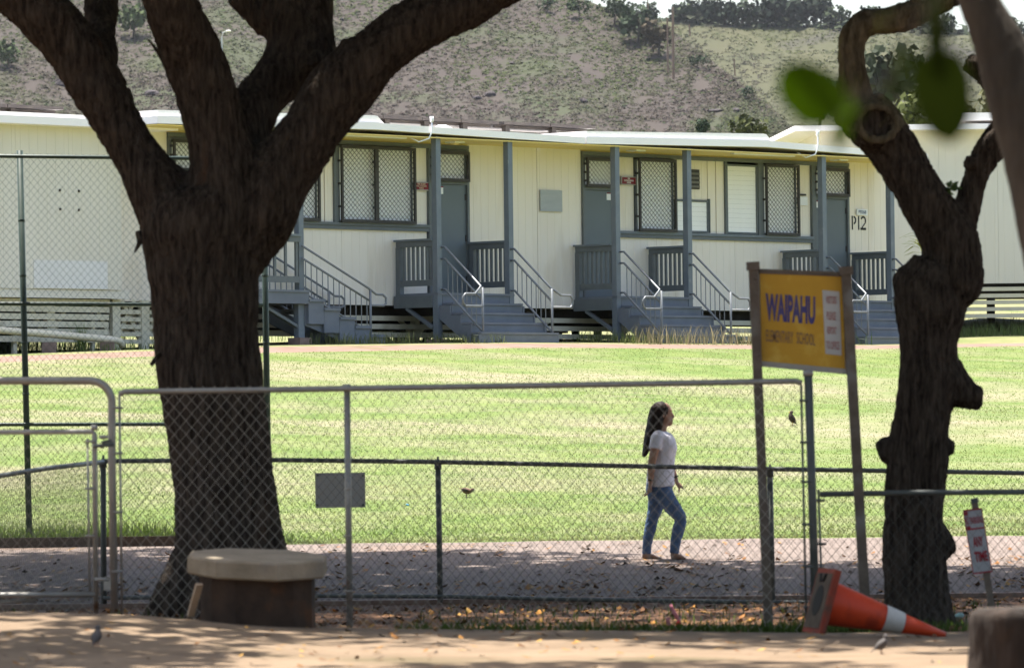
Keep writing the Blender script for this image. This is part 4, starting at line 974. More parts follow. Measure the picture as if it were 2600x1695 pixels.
def canopy(parent, spots, nleaf, size, m, seedn):
    """leaf faces spread through crown lobes: (x, y, z, rx, ry, rz)"""
    g = np.random.default_rng(seedn); wts = np.array([a[3] * a[4] for a in spots]); wts = wts / wts.sum()
    idx = g.choice(len(spots), nleaf, p=wts); sp = np.array(spots)[idx]
    d = g.normal(size=(nleaf, 3)); d /= np.linalg.norm(d, axis=1, keepdims=True); d *= g.uniform(0.25, 1, (nleaf, 1)) ** .4
    pos = sp[:, :3] + d * sp[:, 3:]
    nr = g.normal(size=(nleaf, 3)) + np.array([0, 0, 1.2]); nr /= np.linalg.norm(nr, axis=1, keepdims=True)
    a = np.cross(nr, g.normal(size=(nleaf, 3))); a /= np.linalg.norm(a, axis=1, keepdims=True); b = np.cross(nr, a)
    s = size * g.uniform(.6, 1.25, (nleaf, 1))
    q = np.stack([pos - a * s * .5, pos - b * s * .3, pos + a * s * .5, pos + b * s * .3], axis=1)
    V = q.reshape(-1, 3) - np.array(parent_world(parent)); F = np.arange(len(V)).reshape(-1, 4)
    return link('crown', numpy_mesh('crown', V, F, m), parent)
DA = 41.0
zA = -.13
tA = empty('monkeypod_tree', P(555, 1570, DA), 0, 'huge dark forked tree on the left, thick limbs spreading out of frame', 'tree')
mb = MB()
limb(mb, [(600, 1640, 205), (598, 1590, 182), (596, 1520, 158), (592, 1430, 142), (578, 1300, 133), (559, 1150, 127), (540, 1000, 128), (529, 880, 128), (519, 760, 134), (513, 660, 144), (508, 580, 154), (505, 520, 146), (500, 480, 118)], DA, 28)
for rt in ([(500, 1430, 62, -.12), (452, 1510, 58, -.18), (412, 1570, 52, -.22), (385, 1620, 46, -.25)], [(690, 1430, 55, -.1), (720, 1530, 60, -.2), (760, 1610, 50, -.25)], [(560, 1500, 90, -.2), (555, 1620, 90, -.45)]): limb(mb, rt, DA, 12)
limb(mb, [(505, 640, 120), (445, 545, 102), (394, 470, 86), (350, 400, 73), (318, 340, 66), (291, 289, 61), (252, 222, 63), (207, 152, 65), (160, 95, 67), (108, 42, 69), (30, -30, 66, .1), (-110, -130, 56, .4), (-280, -260, 42, .9)], DA)
limb(mb, [(250, 200, 44, .1), (262, 110, 41, .3), (258, 20, 42, .6), (250, -80, 40, 1), (262, -220, 34, 1.5)], DA)
limb(mb, [(545, 660, 110, -.05), (562, 560, 100, -.08), (566, 470, 90, -.1), (556, 380, 82, -.1), (536, 300, 79, -.12), (512, 220, 76, -.15), (485, 145, 72, -.2), (459, 70, 70, -.3), (436, -2, 69, -.35), (408, -100, 62, -.45), (375, -230, 50, -.5)], DA)
limb(mb, [(575, 500, 98, .15), (600, 395, 84, .25), (626, 310, 70, .35), (660, 243, 63, .45), (710, 190, 62, .5), (758, 135, 76, .6), (754, 40, 84, .7), (702, -50, 80, .9), (600, -190, 60, 1.2)], DA)
limb(mb, [(812, 190, 58, .4), (798, 70, 58, .6), (800, -40, 56, .7), (830, -200, 46, .9)], DA)
limb(mb, [(700, 60, 50, .7), (620, -20, 48, .9), (540, -90, 40, 1.2)], DA)
limb(mb, [(525, 740, 100), (560, 650, 110), (604, 582, 112), (652, 520, 107), (697, 458, 97), (747, 397, 84), (803, 320, 80), (852, 244, 85), (908, 176, 84), (965, 126, 78), (1042, 76, 70), (1130, 35, 60), (1225, -2, 51), (1330, -45, 45), (1560, -150, 36, -.4), (1900, -300, 26, -1)], DA)
for u, v, r in ((122, 110, 22), (905, 190, 30), (255, 150, 22), (880, 118, 30)): mb.sphere(P(u, v, DA - .02), (r * DA / FPX, r * DA / FPX, r * DA / FPX), 10, 8)
me = remeshed(mb, 'trunk', BARK, .022, 2); bark_displace(me, .032, 17, (1, 1, .18), amp2=.045)
me.transform(Matrix.Translation(-Vector(parent_world(tA)))); link('trunk', me, tA)
for pts, rr in (([(430, 185, .0), (398, 128, -.05), (376, 100, -.1)], 6), ([(352, 590, -.2), (355, 615, -.25), (342, 640, -.3)], 9), ([(410, 890, -.1), (385, 925, -.2)], 7)):
    mb = MB(); mb.tube([P(u, v, DA + o_) for u, v, o_ in pts], [rr * DA / FPX, rr * .8 * DA / FPX, rr * .3 * DA / FPX][:len(pts)], 7); build('dead_twig', mb, BARK, tA)
def lobes_(n, xr, yr, zr, rr, flat, ymax=None):
    out = []
    while len(out) < n:
        x, y, r1, r2, r3 = R_.uniform(*xr), R_.uniform(*yr), R_.uniform(*rr), R_.uniform(*rr), R_.uniform(*flat)
        if ymax and y + r2 > ymax(x): continue
        zlo = 1.15 + 1200 * (y + r2) / FPX + .35 + r3
        out.append((x, y, max(zlo, R_.uniform(*zr)) + R_.uniform(0, .8), r1, r2, r3))
    return out
edge = lambda x: float(np.interp(x, [-8, -3, .5, 3, 6], [62.6, 62.2, 59.7, 58.4, 57.9])) + .2 * math.sin(x * 2.3)
canopy(tA, lobes_(108, (-22, 9), (35.5, 60), (6.2, 8.5), (1.5, 2.8), (.4, .8), edge) + lobes_(60, (-12, 9), (54, 61.5), (6.8, 7.4), (1.0, 1.6), (.35, .6), edge), 74000, .40, LEAF, 3)
# ---- crooked tree on the right
DB = 41.0
tB = empty('crooked_tree', P(2332, 1585, DB), 0, 'crooked knobbly tree on the right with a cut limb stub and burls', 'tree')
mb = MB()
limb(mb, [(2328, 1640, 112), (2330, 1590, 96), (2328, 1530, 82), (2325, 1440, 76), (2324, 1330, 74), (2328, 1220, 73), (2335, 1120, 72), (2347, 1030, 71), (2356, 940, 76), (2358, 850, 82), (2361, 770, 88), (2364, 720, 84), (2385, 680, 74)], DB, 24)
mb.sphere(P(2420, 690, DB), (76 * DB / FPX, .22, 92 * DB / FPX), 18, 12); mb.sphere(P(2320, 718, DB), (50 * DB / FPX, .16, 52 * DB / FPX), 14, 10)
limb(mb, [(2425, 700, 70), (2412, 620, 72), (2375, 545, 66), (2325, 470, 63), (2280, 405, 63), (2238, 345, 66), (2205, 300, 68), (2185, 272, 62)], DB)
limb(mb, [(2178, 300, 60, .05), (2165, 250, 52, .05), (2166, 200, 41), (2164, 140, 38), (2172, 92, 38), (2205, 58, 40), (2265, 50, 37), (2335, 30, 36), (2400, -2, 34), (2480, -55, 30), (2600, -150, 24)], DB)
limb(mb, [(2215, 330, 60, -.1), (2225, 312, 57, -.28)], DB, 20)
limb(mb, [(2432, 640, 40, .05), (2448, 560, 34, .1), (2470, 480, 33, .1), (2492, 415, 37, .1), (2535, 350, 40, .1), (2590, 285, 40, .1), (2660, 215, 36, .1), (2760, 60, 30, .2), (2800, -140, 24, .3)], DB)
limb(mb, [(2590, 285, 30, .1), (2530, 220, 27, .15), (2488, 178, 24, .2), (2458, 158, 21, .2)], DB, 12)
limb(mb, [(2400, 950, 60), (2440, 990, 44), (2470, 1005, 34), (2492, 1008, 24)], DB, 12)
limb(mb, [(2300, 1150, 50), (2262, 1140, 32), (2236, 1148, 24)], DB, 12); limb(mb, [(2285, 1190, 40), (2262, 1190, 26)], DB, 10)
limb(mb, [(2375, 1375, 50), (2410, 1372, 38), (2424, 1368, 24)], DB, 12); limb(mb, [(2400, 1120, 26), (2402, 1150, 20)], DB, 8)
for u, v, r in ((2462, 415, 22), (2345, 1285, 18), (2338, 1330, 16), (2345, 1465, 14)): mb.sphere(P(u, v, DB - (.0 if u > 2400 else .19)), r * DB / FPX, 8, 6)
me = remeshed(mb, 'trunk', BARK, .018, 2); bark_displace(me, .026, 20, (1, 1, .2), amp2=.04)
me.materials.append(BARKL)
off = Vector(parent_world(tB)); zb_ = P(2200, 330, DB)[2]
for p in me.polygons:
    if p.center.z > zb_ + .03 * math.sin(p.center.x * 40) and p.center.x < P(2420, 100, DB)[0]: p.material_index = 1
me.transform(Matrix.Translation(-off)); link('trunk', me, tB)
# cut stub: ring of healed bark round a hollow
mb = MB(); cc = P(2227, 312, DB - .30); ax = Vector((.25, -1, .12)).normalized(); ex = ax.cross(Vector((0, 0, 1))).normalized(); ez = ex.cross(ax)
ring = []
for k in range(25):
    a = 2 * math.pi * k / 24; ring.append(Vector(cc) + ex * (.142 * math.cos(a)) + ez * (.125 * math.sin(a)))
mb.tube(ring, [.030 + .007 * math.sin(3 * k) for k in range(25)], 9); build('cut_ring', mb, BARKL, tB, True)
mb = MB(); mb.add([Vector(cc) + ax * -.03 + ex * (.14 * math.cos(2 * math.pi * k / 16)) + ez * (.12 * math.sin(2 * math.pi * k / 16)) for k in range(16)], [tuple(range(16))]); build('cut_face', mb, BARK, tB)
canopy(tB, lobes_(44, (3, 19), (37, 58), (6.4, 8.6), (1.3, 2.5), (.4, .8), edge), 22000, .38, LEAF, 5)
def leafy_spray(parent, name, c_, rad, n, size, m, droop=.0, seed=1, elong=1.6):
    g = np.random.default_rng(seed); d = g.normal(size=(n, 3)); d /= np.linalg.norm(d, axis=1, keepdims=True)
    pos = np.array(c_) + d * np.array(rad) * g.uniform(.3, 1, (n, 1)); a = d + g.normal(size=(n, 3)) * .4 - np.array([0, 0, droop]); a /= np.linalg.norm(a, axis=1, keepdims=True)
    b = np.cross(a, g.normal(size=(n, 3))); b /= np.linalg.norm(b, axis=1, keepdims=True); s = size * g.uniform(.7, 1.2, (n, 1))
    q = np.stack([pos - a * s * elong * .5, pos - b * s * .35, pos + a * s * elong * .5, pos + b * s * .35], axis=1); V = q.reshape(-1, 3) - np.array(parent_world(parent) if parent is not None else (0, 0, 0))
    return link(name, numpy_mesh(name, V, np.arange(len(V)).reshape(-1, 4), m), parent)
leafy_spray(tB, 'leaf_sprig', P(2412, 478, DB), (.07, .06, .05), 60, .032, mat('fresh_leaf', (.06, .12, .03), (.09, .16, .045), 6, .5, trans=.3), seed=4)
mb = MB(); mb.tube([P(2380, 500, DB), P(2405, 482, DB), P(2425, 472, DB)], .006, 6); build('sprig_stem', mb, BARK, tB)
# ---- nearer tree at the right edge
DC = 23.0
tC = empty('slender_tree', (P(2800, 1000, DC)[0], DC, gz(2.5, DC)), 0, 'smooth brown leaning tree trunk at the right edge, out of focus', 'tree')
mb = MB(); bx0 = P(2860, 1200, DC)
limb(mb, [(2880, 1990, 150), (2870, 1800, 120), (2850, 1500, 110), (2810, 1150, 108), (2750, 830, 108), (2690, 600, 104), (2640, 420, 94), (2592, 265, 80), (2545, 130, 66), (2500, 30, 54), (2470, -60, 50), (2430, -220, 42)], DC, 22)
limb(mb, [(2600, 290, 66, .1), (2622, 180, 50, .15), (2650, 90, 42, .2), (2700, -60, 36, .3)], DC, 14)
mb.sphere(P(2548, 70, DC), .05, 8, 6)
me = remeshed(mb, 'trunk', BARKC, .018, 3); bark_displace(me, .008, 18, amp2=.018); me.transform(Matrix.Translation(-Vector(parent_world(tC)))); link('trunk', me, tC)
canopy(tC, lobes_(130, (-18, 20), (-16, 28), (4.6, 7.2), (1.2, 2.6), (.35, .7)) + lobes_(92, (-14, 14), (27.5, 39), (4.8, 7), (.8, 1.8), (.3, .6)), 74000, .34, LEAF, 8)
# ---- hanging leaves close to the lens
DL = 6.7
hb = empty('hanging_leafy_twig', P(2400, -260, DL), 0, 'blurred green leaves hanging from a twig near the lens at upper right', 'twig')
def leaf(pix, m, bend=.25, dd=0.0):
    """pix: stalk base, tip, half width px"""
    (u0, v0), (u1, v1), hw = pix; a = P(u0, v0, DL + dd); b = P(u1, v1, DL + dd + .01); ax_ = Vector(b - a); L_ = ax_.length; ax_.normalize(); sd = ax_.cross(Vector((0, 1, 0))).normalized(); nn = sd.cross(ax_)
    V = []; F = []; N_ = 12
    prof = [0, .62, .84, .95, 1, 1, .98, .95, .9, .82, .68, .48, 0]
    for i in range(N_ + 1):
        t = i / N_; c_ = Vector(a) + ax_ * (L_ * t) + nn * (bend * .3 * L_ * math.sin(math.pi * t)); w_ = hw * DL / FPX * prof[i]
        for s_ in (-1, -.5, 0, .5, 1): V.append(c_ + sd * (w_ * s_) + nn * (abs(s_) * w_ * .25))
    for i in range(N_):
        for j in range(4): F.append((i * 5 + j, i * 5 + j + 1, i * 5 + j + 6, i * 5 + j + 5))
    mb = MB(); mb.add(V, F); return build('leaf', mb, m, hb, True)
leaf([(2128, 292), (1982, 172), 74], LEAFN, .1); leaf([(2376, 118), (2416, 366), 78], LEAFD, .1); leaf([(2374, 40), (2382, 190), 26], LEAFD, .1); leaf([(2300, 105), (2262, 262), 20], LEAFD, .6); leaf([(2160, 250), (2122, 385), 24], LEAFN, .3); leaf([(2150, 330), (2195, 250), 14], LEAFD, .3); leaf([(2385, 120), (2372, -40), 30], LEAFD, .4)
mb = MB(); mb.tube([P(2420, -300, DL), P(2380, -60, DL), P(2372, 88, DL)], [.003, .002, .0012], 6); mb.tube([P(2376, -10, DL), P(2300, 105, DL), P(2250, 215, DL), P(2118, 300, DL)], [.0015, .0012, .001, .0008], 6); mb.tube([P(2250, 215, DL), P(2160, 250, DL)], .0008, 5); build('stem', mb, BARKC, hb)
# branch that carries the twig, out of frame above
mb = MB(); limb(mb, [(2420, -290, 14), (2700, -420, 22), (3300, -520, 36)], DL, 10); build('carrying_branch', mb, BARKC, hb, True)
# ---- stump, bottom right
st = empty('tree_stump', (P(2640, 1600, 25)[0], 25.0, gz(2.3, 25)), 0, 'dark sawn tree stump at the bottom right corner', 'stump')
mb = MB(); cx = P(2632, 1600, 25)[0]
mb.tube([(cx, 25, -.15), (cx, 25, .05), (cx, 25, .22), (cx + .01, 25, .37), (cx + .01, 25, .425), (cx + .01, 25, .435)], [.36, .315, .30, .305, .30, .28], 24)
me = remeshed(mb, 'stump_body', STUMPM, .022, 2); bark_displace(me, .016, 12, amp2=.03); me.transform(Matrix.Translation(-Vector(parent_world(st)))); link('stump_body', me, st)
mb = MB(); mb.tube([(cx + .01, 25, .42), (cx + .01, 25, .443)], [.275, .27], 24); build('sawn_top', mb, mat('grey_sawn_wood', (.035, .028, .023), (.065, .053, .044), 14, .9, .4, 30), st)

# ================================================================== SCHOOL SIGN
DS = 38.2
YEL = mat('faded_yellow_sign', (.56, .30, .024), (.64, .36, .034), 3, .45, c3=(.68, .43, .07), scale3=6, f3=.56); ALU = mat('dull_aluminium', (.30, .29, .27), (.38, .36, .34), 8, .45, metal=.3); RUST = mat('rusty_steel_post', (.105, .08, .06), (.165, .13, .10), 9, .7, .3, 40, c3=(.20, .185, .165), scale3=4, f3=.55)
ss = empty('school_sign', P(1945, 1586, DS), 0, 'yellow WAIPAHU ELEMENTARY SCHOOL sign on two leaning rusty posts', 'sign')
SL = lambda u, v: P(u, v, DS - .0)
def spost(u0, v0, u1, v1, w_):
    a = P(u0, v0, DS); b = P(u1, v1, DS); mb = MB(); mb.bar(b, a, w_, w_, up=(0, 1, 0)); p = build('sign_post', mb, RUST, ss)
    mb = MB(); e = Vector(a - b).normalized(); mb.bar(Vector(a) - e * .02, Vector(a) + e * .035, w_ + .025, w_ + .025, up=(0, 1, 0)); build('post_cap', mb, RUST, p)
spost(1912, 678, 1952, 1596, .062); spost(2148, 690, 2200, 1590, .066)
def quad(name, c4, d, th, m, parent):
    f_ = [P(u, v, d) for u, v in c4]; b_ = [q + np.array([0, th, 0]) for q in f_]
    mb = MB(); mb.add(f_ + b_, [(0, 1, 2, 3), (7, 6, 5, 4), (0, 4, 5, 1), (1, 5, 6, 2), (2, 6, 7, 3), (3, 7, 4, 0)]); return build(name, mb, m, parent)
quad('sign_backing', [(1922, 928), (2162, 950), (2146, 690), (1914, 683)], DS + .045, .02, ALU, ss)
pf = quad('sign_face', [(1934, 916), (2146, 936), (2139, 702), (1929, 694)], DS + .036, .008, YEL, ss)
quad('top_frame', [(1926, 694), (2142, 702), (2142, 690), (1926, 682)], DS + .030, .014, RUST, ss); quad('bottom_frame', [(1932, 930), (2150, 950), (2149, 936), (1932, 916)], DS + .030, .014, ALU, ss); quad('side_frame', [(1916, 926), (1931, 928), (1927, 684), (1912, 683)], DS + .030, .014, ALU, ss)
quad('notice_panel', [(2096, 898), (2137, 902), (2131, 740), (2088, 736)], DS + .031, .004, mat('aged_white_panel', (.50, .49, .47), (.56, .55, .53), 4, .5), ss)
BLU = mat('faded_blue_lettering', (.055, .05, .20), (.09, .075, .20), 10, .5); BRW = mat('faded_brown_lettering', (.20, .115, .07), (.26, .15, .09), 20, .6); REDF = mat('faded_red_lettering', (.33, .13, .12), (.42, .20, .18), 15, .6)
def put_text(parent, txt, u0, v0, u1, v1, vtop0, vtop1, d, m, bold=.0):
    """text filling the quad: baseline (u0,v0)-(u1,v1), cap line at vtop0 / vtop1"""
    me = text_mesh(txt, 1.0, m, bold=bold, align='LEFT', depth=.0)
    xs = [v.co.x for v in me.vertices]; ys = [v.co.y for v in me.vertices]; x0, x1, y0, y1 = min(xs), max(xs), min(ys), max(ys)
    pw = Vector(parent_world(parent))
    for v in me.vertices:
        f = (v.co.x - x0) / (x1 - x0); g = (v.co.y - y0) / (y1 - y0)
        u = u0 + (u1 - u0) * f; vb = v0 + (v1 - v0) * f; vt = vtop0 + (vtop1 - vtop0) * f
        v.co = Vector(P(u - .03 * 0 + (vt - vb) * 0, vb + (vt - vb) * g, d)) - pw
    me.update(); return link('lettering', me, parent)
put_text(ss, 'WAIPAHU', 1944, 814, 2070, 824, 744, 752, DS + .0325, BLU, .045)
put_text(ss, 'ELEMENTARY', 1945, 866, 2014, 872, 836, 842, DS + .0325, BRW, .01); put_text(ss, 'SCHOOL', 2023, 872, 2070, 878, 842, 848, DS + .0325, BRW, .01)
for tx, ub, ue, v0, v1 in (('VISITORS', 2097, 2124, 770, 750), ('PLEASE', 2099, 2122, 811, 790), ('REPORT', 2100, 2124, 847, 828), ('TO OFFICE', 2098, 2131, 886, 865)):
    put_text(ss, tx, ub, v0, ue, v0 + 2, v1, v1 + 2, DS + .0285, REDF, .02)
for u, v in ((1918, 707), (1925, 903)):
    mb = MB(); mb.sphere(P(u, v, DS - .033), .009, 8, 6); build('bolt', mb, RUST, ss)
# ================================================================== NO PARKING SIGN
DP = 40.0
ns = empty('parking_sign', P(2520, 1545, DP), 0, 'leaning white and red NO PARKING ANY TIME sign on a short post behind the stump', 'sign')
mb = MB(); mb.bar(P(2524, 1575, DP + .02), P(2473, 1266, DP + .02), .045, .045, up=(0, 1, 0)); build('sign_post', mb, mat('grey_wood_post', (.16, .12, .09), (.24, .19, .15), 8, .85, .3, 30), ns)
mb = MB(); mb.bar(P(2476, 1276, DP + .02), P(2473, 1264, DP + .02), .052, .052, up=(0, 1, 0)); build('post_cap', mb, GREYP, ns)
WS = mat('dull_white_sign', (.42, .42, .43), (.48, .48, .49), 5, .5); RS = mat('sign_red', (.33, .02, .035), (.38, .03, .045), 6, .5)
c4 = lambda f0, g0, f1, g1: [(2444 + (2493 - 2444) * f + 27 * g, 1294 - 6 * f + 163 * g) for f, g in ((f0, g1), (f1, g1), (f1, g0), (f0, g0))]
quad('sign_plate', c4(0, 0, 1, 1), DP - .015, .006, WS, ns)
for q in ((0, 0, 1, .025), (0, .975, 1, 1), (0, 0, .04, 1), (.96, 0, 1, 1), (0, .295, 1, .32)): quad('red_border', c4(*q), DP - .018, .002, RS, ns)
quad('red_block', c4(.04, .03, .24, .09), DP - .0185, .002, RS, ns); quad('red_block', c4(.04, .255, .26, .32), DP - .0185, .002, RS, ns)
def put4(txt, f0, g0, f1, g1, m, bold=.02):
    q = c4(f0, g0, f1, g1); (ua, va), (ub, vb), (uc, vc), (ud, vd) = q
    me = text_mesh(txt, 1.0, m, bold=bold, align='LEFT', depth=.0); xs = [v.co.x for v in me.vertices]; ys = [v.co.y for v in me.vertices]; x0, x1, y0, y1 = min(xs), max(xs), min(ys), max(ys); pw = Vector(parent_world(ns))
    for v in me.vertices:
        f = (v.co.x - x0) / (x1 - x0); g = (v.co.y - y0) / (y1 - y0)
        u = (ua + (ub - ua) * f) * (1 - g) + (ud + (uc - ud) * f) * g; vv = (va + (vb - va) * f) * (1 - g) + (vd + (vc - vd) * f) * g
        v.co = Vector(P(u, vv, DP - .0185)) - pw
    me.update(); link('lettering', me, ns)
put4('NO', .06, .11, .22, .24, RS); put4('PARKING', .30, .12, .94, .23, RS); put4('ANY', .26, .43, .78, .59, RS, .04); put4('TIME', .22, .66, .90, .82, RS, .04)

# ================================================================== FALLEN CONE
CO = mat('faded_orange_plastic', (.50, .045, .012), (.58, .06, .016), 6, .45, c3=(.30, .03, .012), scale3=5, f3=.58); COB = mat('dirty_cone_base', (.20, .035, .02), (.27, .055, .03), 8, .8, .3, 20, c3=(.08, .05, .035), scale3=5, f3=.5); CUN = mat('muddy_rubber', (.075, .055, .04), (.13, .10, .075), 8, .95); CW = mat('dirty_reflective_band', (.42, .40, .37), (.52, .50, .47), 9, .5)
DK = 35.3
base_c = Vector(P(2082, 1524, DK)); tip = Vector(P(2400, 1611, DK + .17))
cn = empty('traffic_cone', tuple(base_c - Vector((0, 0, .2))), 0, 'orange traffic cone with white band lying on its side on the dirt', 'cone')
axis = (tip - base_c).normalized(); LC = (tip - base_c).length
def axpt(t): return base_c + axis * (LC * t)
def cone_sec(name, t0, t1, r0, r1, m, cap=False):
    mb = MB(); mb.tube([axpt(t0), axpt((t0 + t1) / 2), axpt(t1)], [r0, (r0 + r1) / 2, r1], 24, cap); return build(name, mb, m, cn, True)
rt = lambda t: .132 * (1 - t) + .018
cone_sec('cone_body', .05, .505, rt(.05), rt(.505), CO); cone_sec('reflective_band', .50, .655, rt(.5) + .003, rt(.655) + .003, CW); cone_sec('cone_tip', .65, 1.0, rt(.65), rt(1.0), CO, True)
sd = axis.cross(Vector((0, 0, 1))).normalized(); up_ = sd.cross(axis).normalized()
def plate(h0, h1, t0, t1, m, name, hole=False):
    mb = MB(); lo = axpt(t0); hi = axpt(t1)
    vs = [lo + sd * sx * h0 + up_ * sz * h0 for sx, sz in ((-1, -1), (1, -1), (1, 1), (-1, 1))] + [hi + sd * sx * h1 + up_ * sz * h1 for sx, sz in ((-1, -1), (1, -1), (1, 1), (-1, 1))]
    mb.add(vs, [(3, 2, 1, 0), (4, 5, 6, 7)] + [(k, (k + 1) % 4, (k + 1) % 4 + 4, k + 4) for k in range(4)]); return build(name, mb, m, cn)
bp_ = plate(.205, .20, -.01, .04, COB, 'base_plate'); plate(.175, .175, -.016, -.011, CUN, 'base_underside')
mb = MB(); mb.tube([axpt(-.020), axpt(-.0165)], [.095, .1], 20); build('base_hole', mb, mat('dark_hollow', (.012, .01, .009)), cn)
for s_ in (-1, 1):
    mb = MB(); mb.bar(axpt(-.020) + sd * (.03 * s_) + up_ * .12, axpt(-.020) + sd * (.06 * s_) + up_ * .17, .02, .01); build('base_slot', mb, MATS['dark_hollow'], cn)

# ================================================================== ROUND CONCRETE BENCH
DBN = 35.7
bc = P(655, 1570, DBN); zt = P(655, 1405, DBN)[2]
bn = empty('concrete_bench', (bc[0], DBN, gz(bc[0], DBN)), 0, 'low concrete bench with octagonal slab top in front of the left tree', 'bench')
def octo(r, z0, z1, bev, tilt=0.0, n=8, rot=.18, yo=0, angs=None):
    mb = MB(); rings = []; n = len(angs) if angs else n; an = [math.radians(q) for q in angs] if angs else [rot + 2 * math.pi * k / n for k in range(n)]
    for rr_, z in ((r - bev, z0), (r, z0 + bev), (r, z1 - bev), (r - bev, z1)):
        rings.append([(bc[0] + rr_ * math.cos(a_), DBN + yo + rr_ * math.sin(a_), z + tilt * rr_ * math.sin(a_) - .045 * rr_ * math.cos(a_)) for a_ in an])
    vs = [q for r_2 in rings for q in r_2]; fs = [(i * n + k, i * n + (k + 1) % n, (i + 1) * n + (k + 1) % n, (i + 1) * n + k) for i in range(3) for k in range(n)]
    fs += [tuple(range(n - 1, -1, -1)), tuple(3 * n + k for k in range(n))]; return mb.add(vs, fs)
build('seat_slab', octo(.455, zt - .125, zt - .01, .012, .085, angs=(-162, -122, -72, -22, 18, 68, 118, 160)), CONC, bn)
PED = mat('rust_stained_pedestal', (.030, .018, .012), (.065, .038, .024), 6, .9, .4, 24, c3=(.11, .045, .018), scale3=4, f3=.6)
mb = MB(); rr_ = .375
build('pedestal', octo(.365, -.22, zt - .118, .02, .07, 12), PED, bn)
pk = empty('leaning_board', P(500, 1562, DBN - .05), 0, 'short pale board propped against the left of the concrete bench', 'board')
mb = MB(); mb.bar(P(484, 1562, DBN - .1), P(506, 1482, DBN - .25), .045, .02); build('plank', mb, mat('pale_raw_wood', (.42, .30, .20), (.50, .37, .26), 6, .8), pk)
#--SECTION6
# ================================================================== WALKING WOMAN
DW = 57.6
def pp(u, v, dd=0.0): return P(u, v, DW + dd)
SKIN = mat('tan_skin', (.30, .165, .105), (.34, .19, .125), 12, .55); HAIR = mat('dark_brown_hair', (.012, .008, .006), (.032, .020, .014), 30, .6, .4, 60, stretch=(1, 1, .15), spec=.12)
TEE = mat('white_tshirt', (.62, .60, .66), (.70, .68, .74), 9, .85, .35, 14); JEAN = mat('blue_jeans', (.055, .095, .19), (.10, .16, .28), 14, .85, .35, 30); SOLE = mat('tan_sandal', (.16, .095, .06)); BLK = mat('black_strap', (.015, .015, .017))
wm = empty('person', pp(1690, 1424), 0, 'woman with long dark hair in white t-shirt and blue jeans walking right on the road', 'person')
def wpart(name, mb, m, voxel, sm=3, parent=None):
    me = remeshed(mb, name, m, voxel, sm); me.transform(Matrix.Translation(-Vector(parent_world(wm)))); return link(name, me, parent or wm)
def tb_(mb, rows, n=14):
    """rows: u, v, depth, rx, ry"""
    mb.tube([pp(r[0], r[1], r[2]) for r in rows], [(r[3], r[4] if len(r) > 4 else r[3]) for r in rows], n)
mb = MB()
mb.sphere(pp(1684, 1047), (.088, .074, .105), 20, 14); mb.sphere(pp(1691, 1064), (.064, .058, .070), 16, 10); mb.sphere(pp(1699, 1074), (.036, .036, .030), 12, 8)
mb.tube([pp(1704, 1045), pp(1709.5, 1058), pp(1706, 1061)], [.010, .017, .012], 8); mb.sphere(pp(1705.5, 1067), (.016, .026, .008), 10, 6); mb.sphere(pp(1705, 1070.5), (.015, .022, .008), 10, 6); mb.sphere(pp(1702, 1041), (.020, .055, .010), 10, 6)
for dd in (-.075, .075): mb.sphere(pp(1683, 1054, dd), (.018, .012, .03), 8, 6)
tb_(mb, [(1684, 1068, 0, .055), (1680, 1085, 0, .052), (1677, 1100, 0, .06)])
tb_(mb, [(1677, 1098, 0, .07, .10), (1679, 1110, 0, .10, .165), (1681, 1135, 0, .115, .16), (1679, 1165, 0, .11, .15), (1676, 1200, 0, .11, .15), (1675, 1235, 0, .11, .15)])
for s_, rows, hand in ((-1, [(1668, 1110, -.165, .052), (1663, 1140, -.19, .047), (1656, 1168, -.20, .042), (1654, 1186, -.20, .040), (1653, 1205, -.19, .035), (1652, 1224, -.18, .026)], [(1652, 1224), (1649.5, 1238), (1646, 1246), -.18, (-.42, -1)]),
                       (1, [(1684, 1110, .165, .052), (1691, 1140, .19, .046), (1698, 1168, .20, .041), (1703, 1184, .20, .039), (1710, 1202, .19, .034), (1716, 1218, .18, .026)], [(1716, 1218), (1721, 1229), (1724, 1236), .18, (.35, -1)])):
    tb_(mb, rows, 12)
    a, b, c2, dd, dr = hand
    mb.tube([pp(*a, dd), pp(*b, dd), pp(*c2, dd)], [(.024, .030), (.018, .042), (.014, .042)], 10)
    e = Vector((dr[0], 0, dr[1])).normalized(); k0 = Vector(pp(*c2, dd))
    for j, (off_, ln) in enumerate(((-.030, .068), (-.011, .078), (.009, .074), (.028, .058))):
        p0 = k0 + Vector((0, off_, 0)) - e * .008; p1 = p0 + e * ln * .5 + Vector((-.006 * s_, 0, 0)); p2 = p0 + e * ln * .92 + Vector((-.022, 0, .004)); mb.tube([p0, p1, p2], [.0095, .009, .0075], 8)
    t0 = Vector(pp(*b, dd)) + Vector((.012, -.03 * s_ * 0 - .012, .01)); mb.tube([t0, t0 + e * .035 + Vector((.018, -.012, 0)), t0 + e * .062 + Vector((.016, -.016, 0))], [.013, .011, .009], 8)
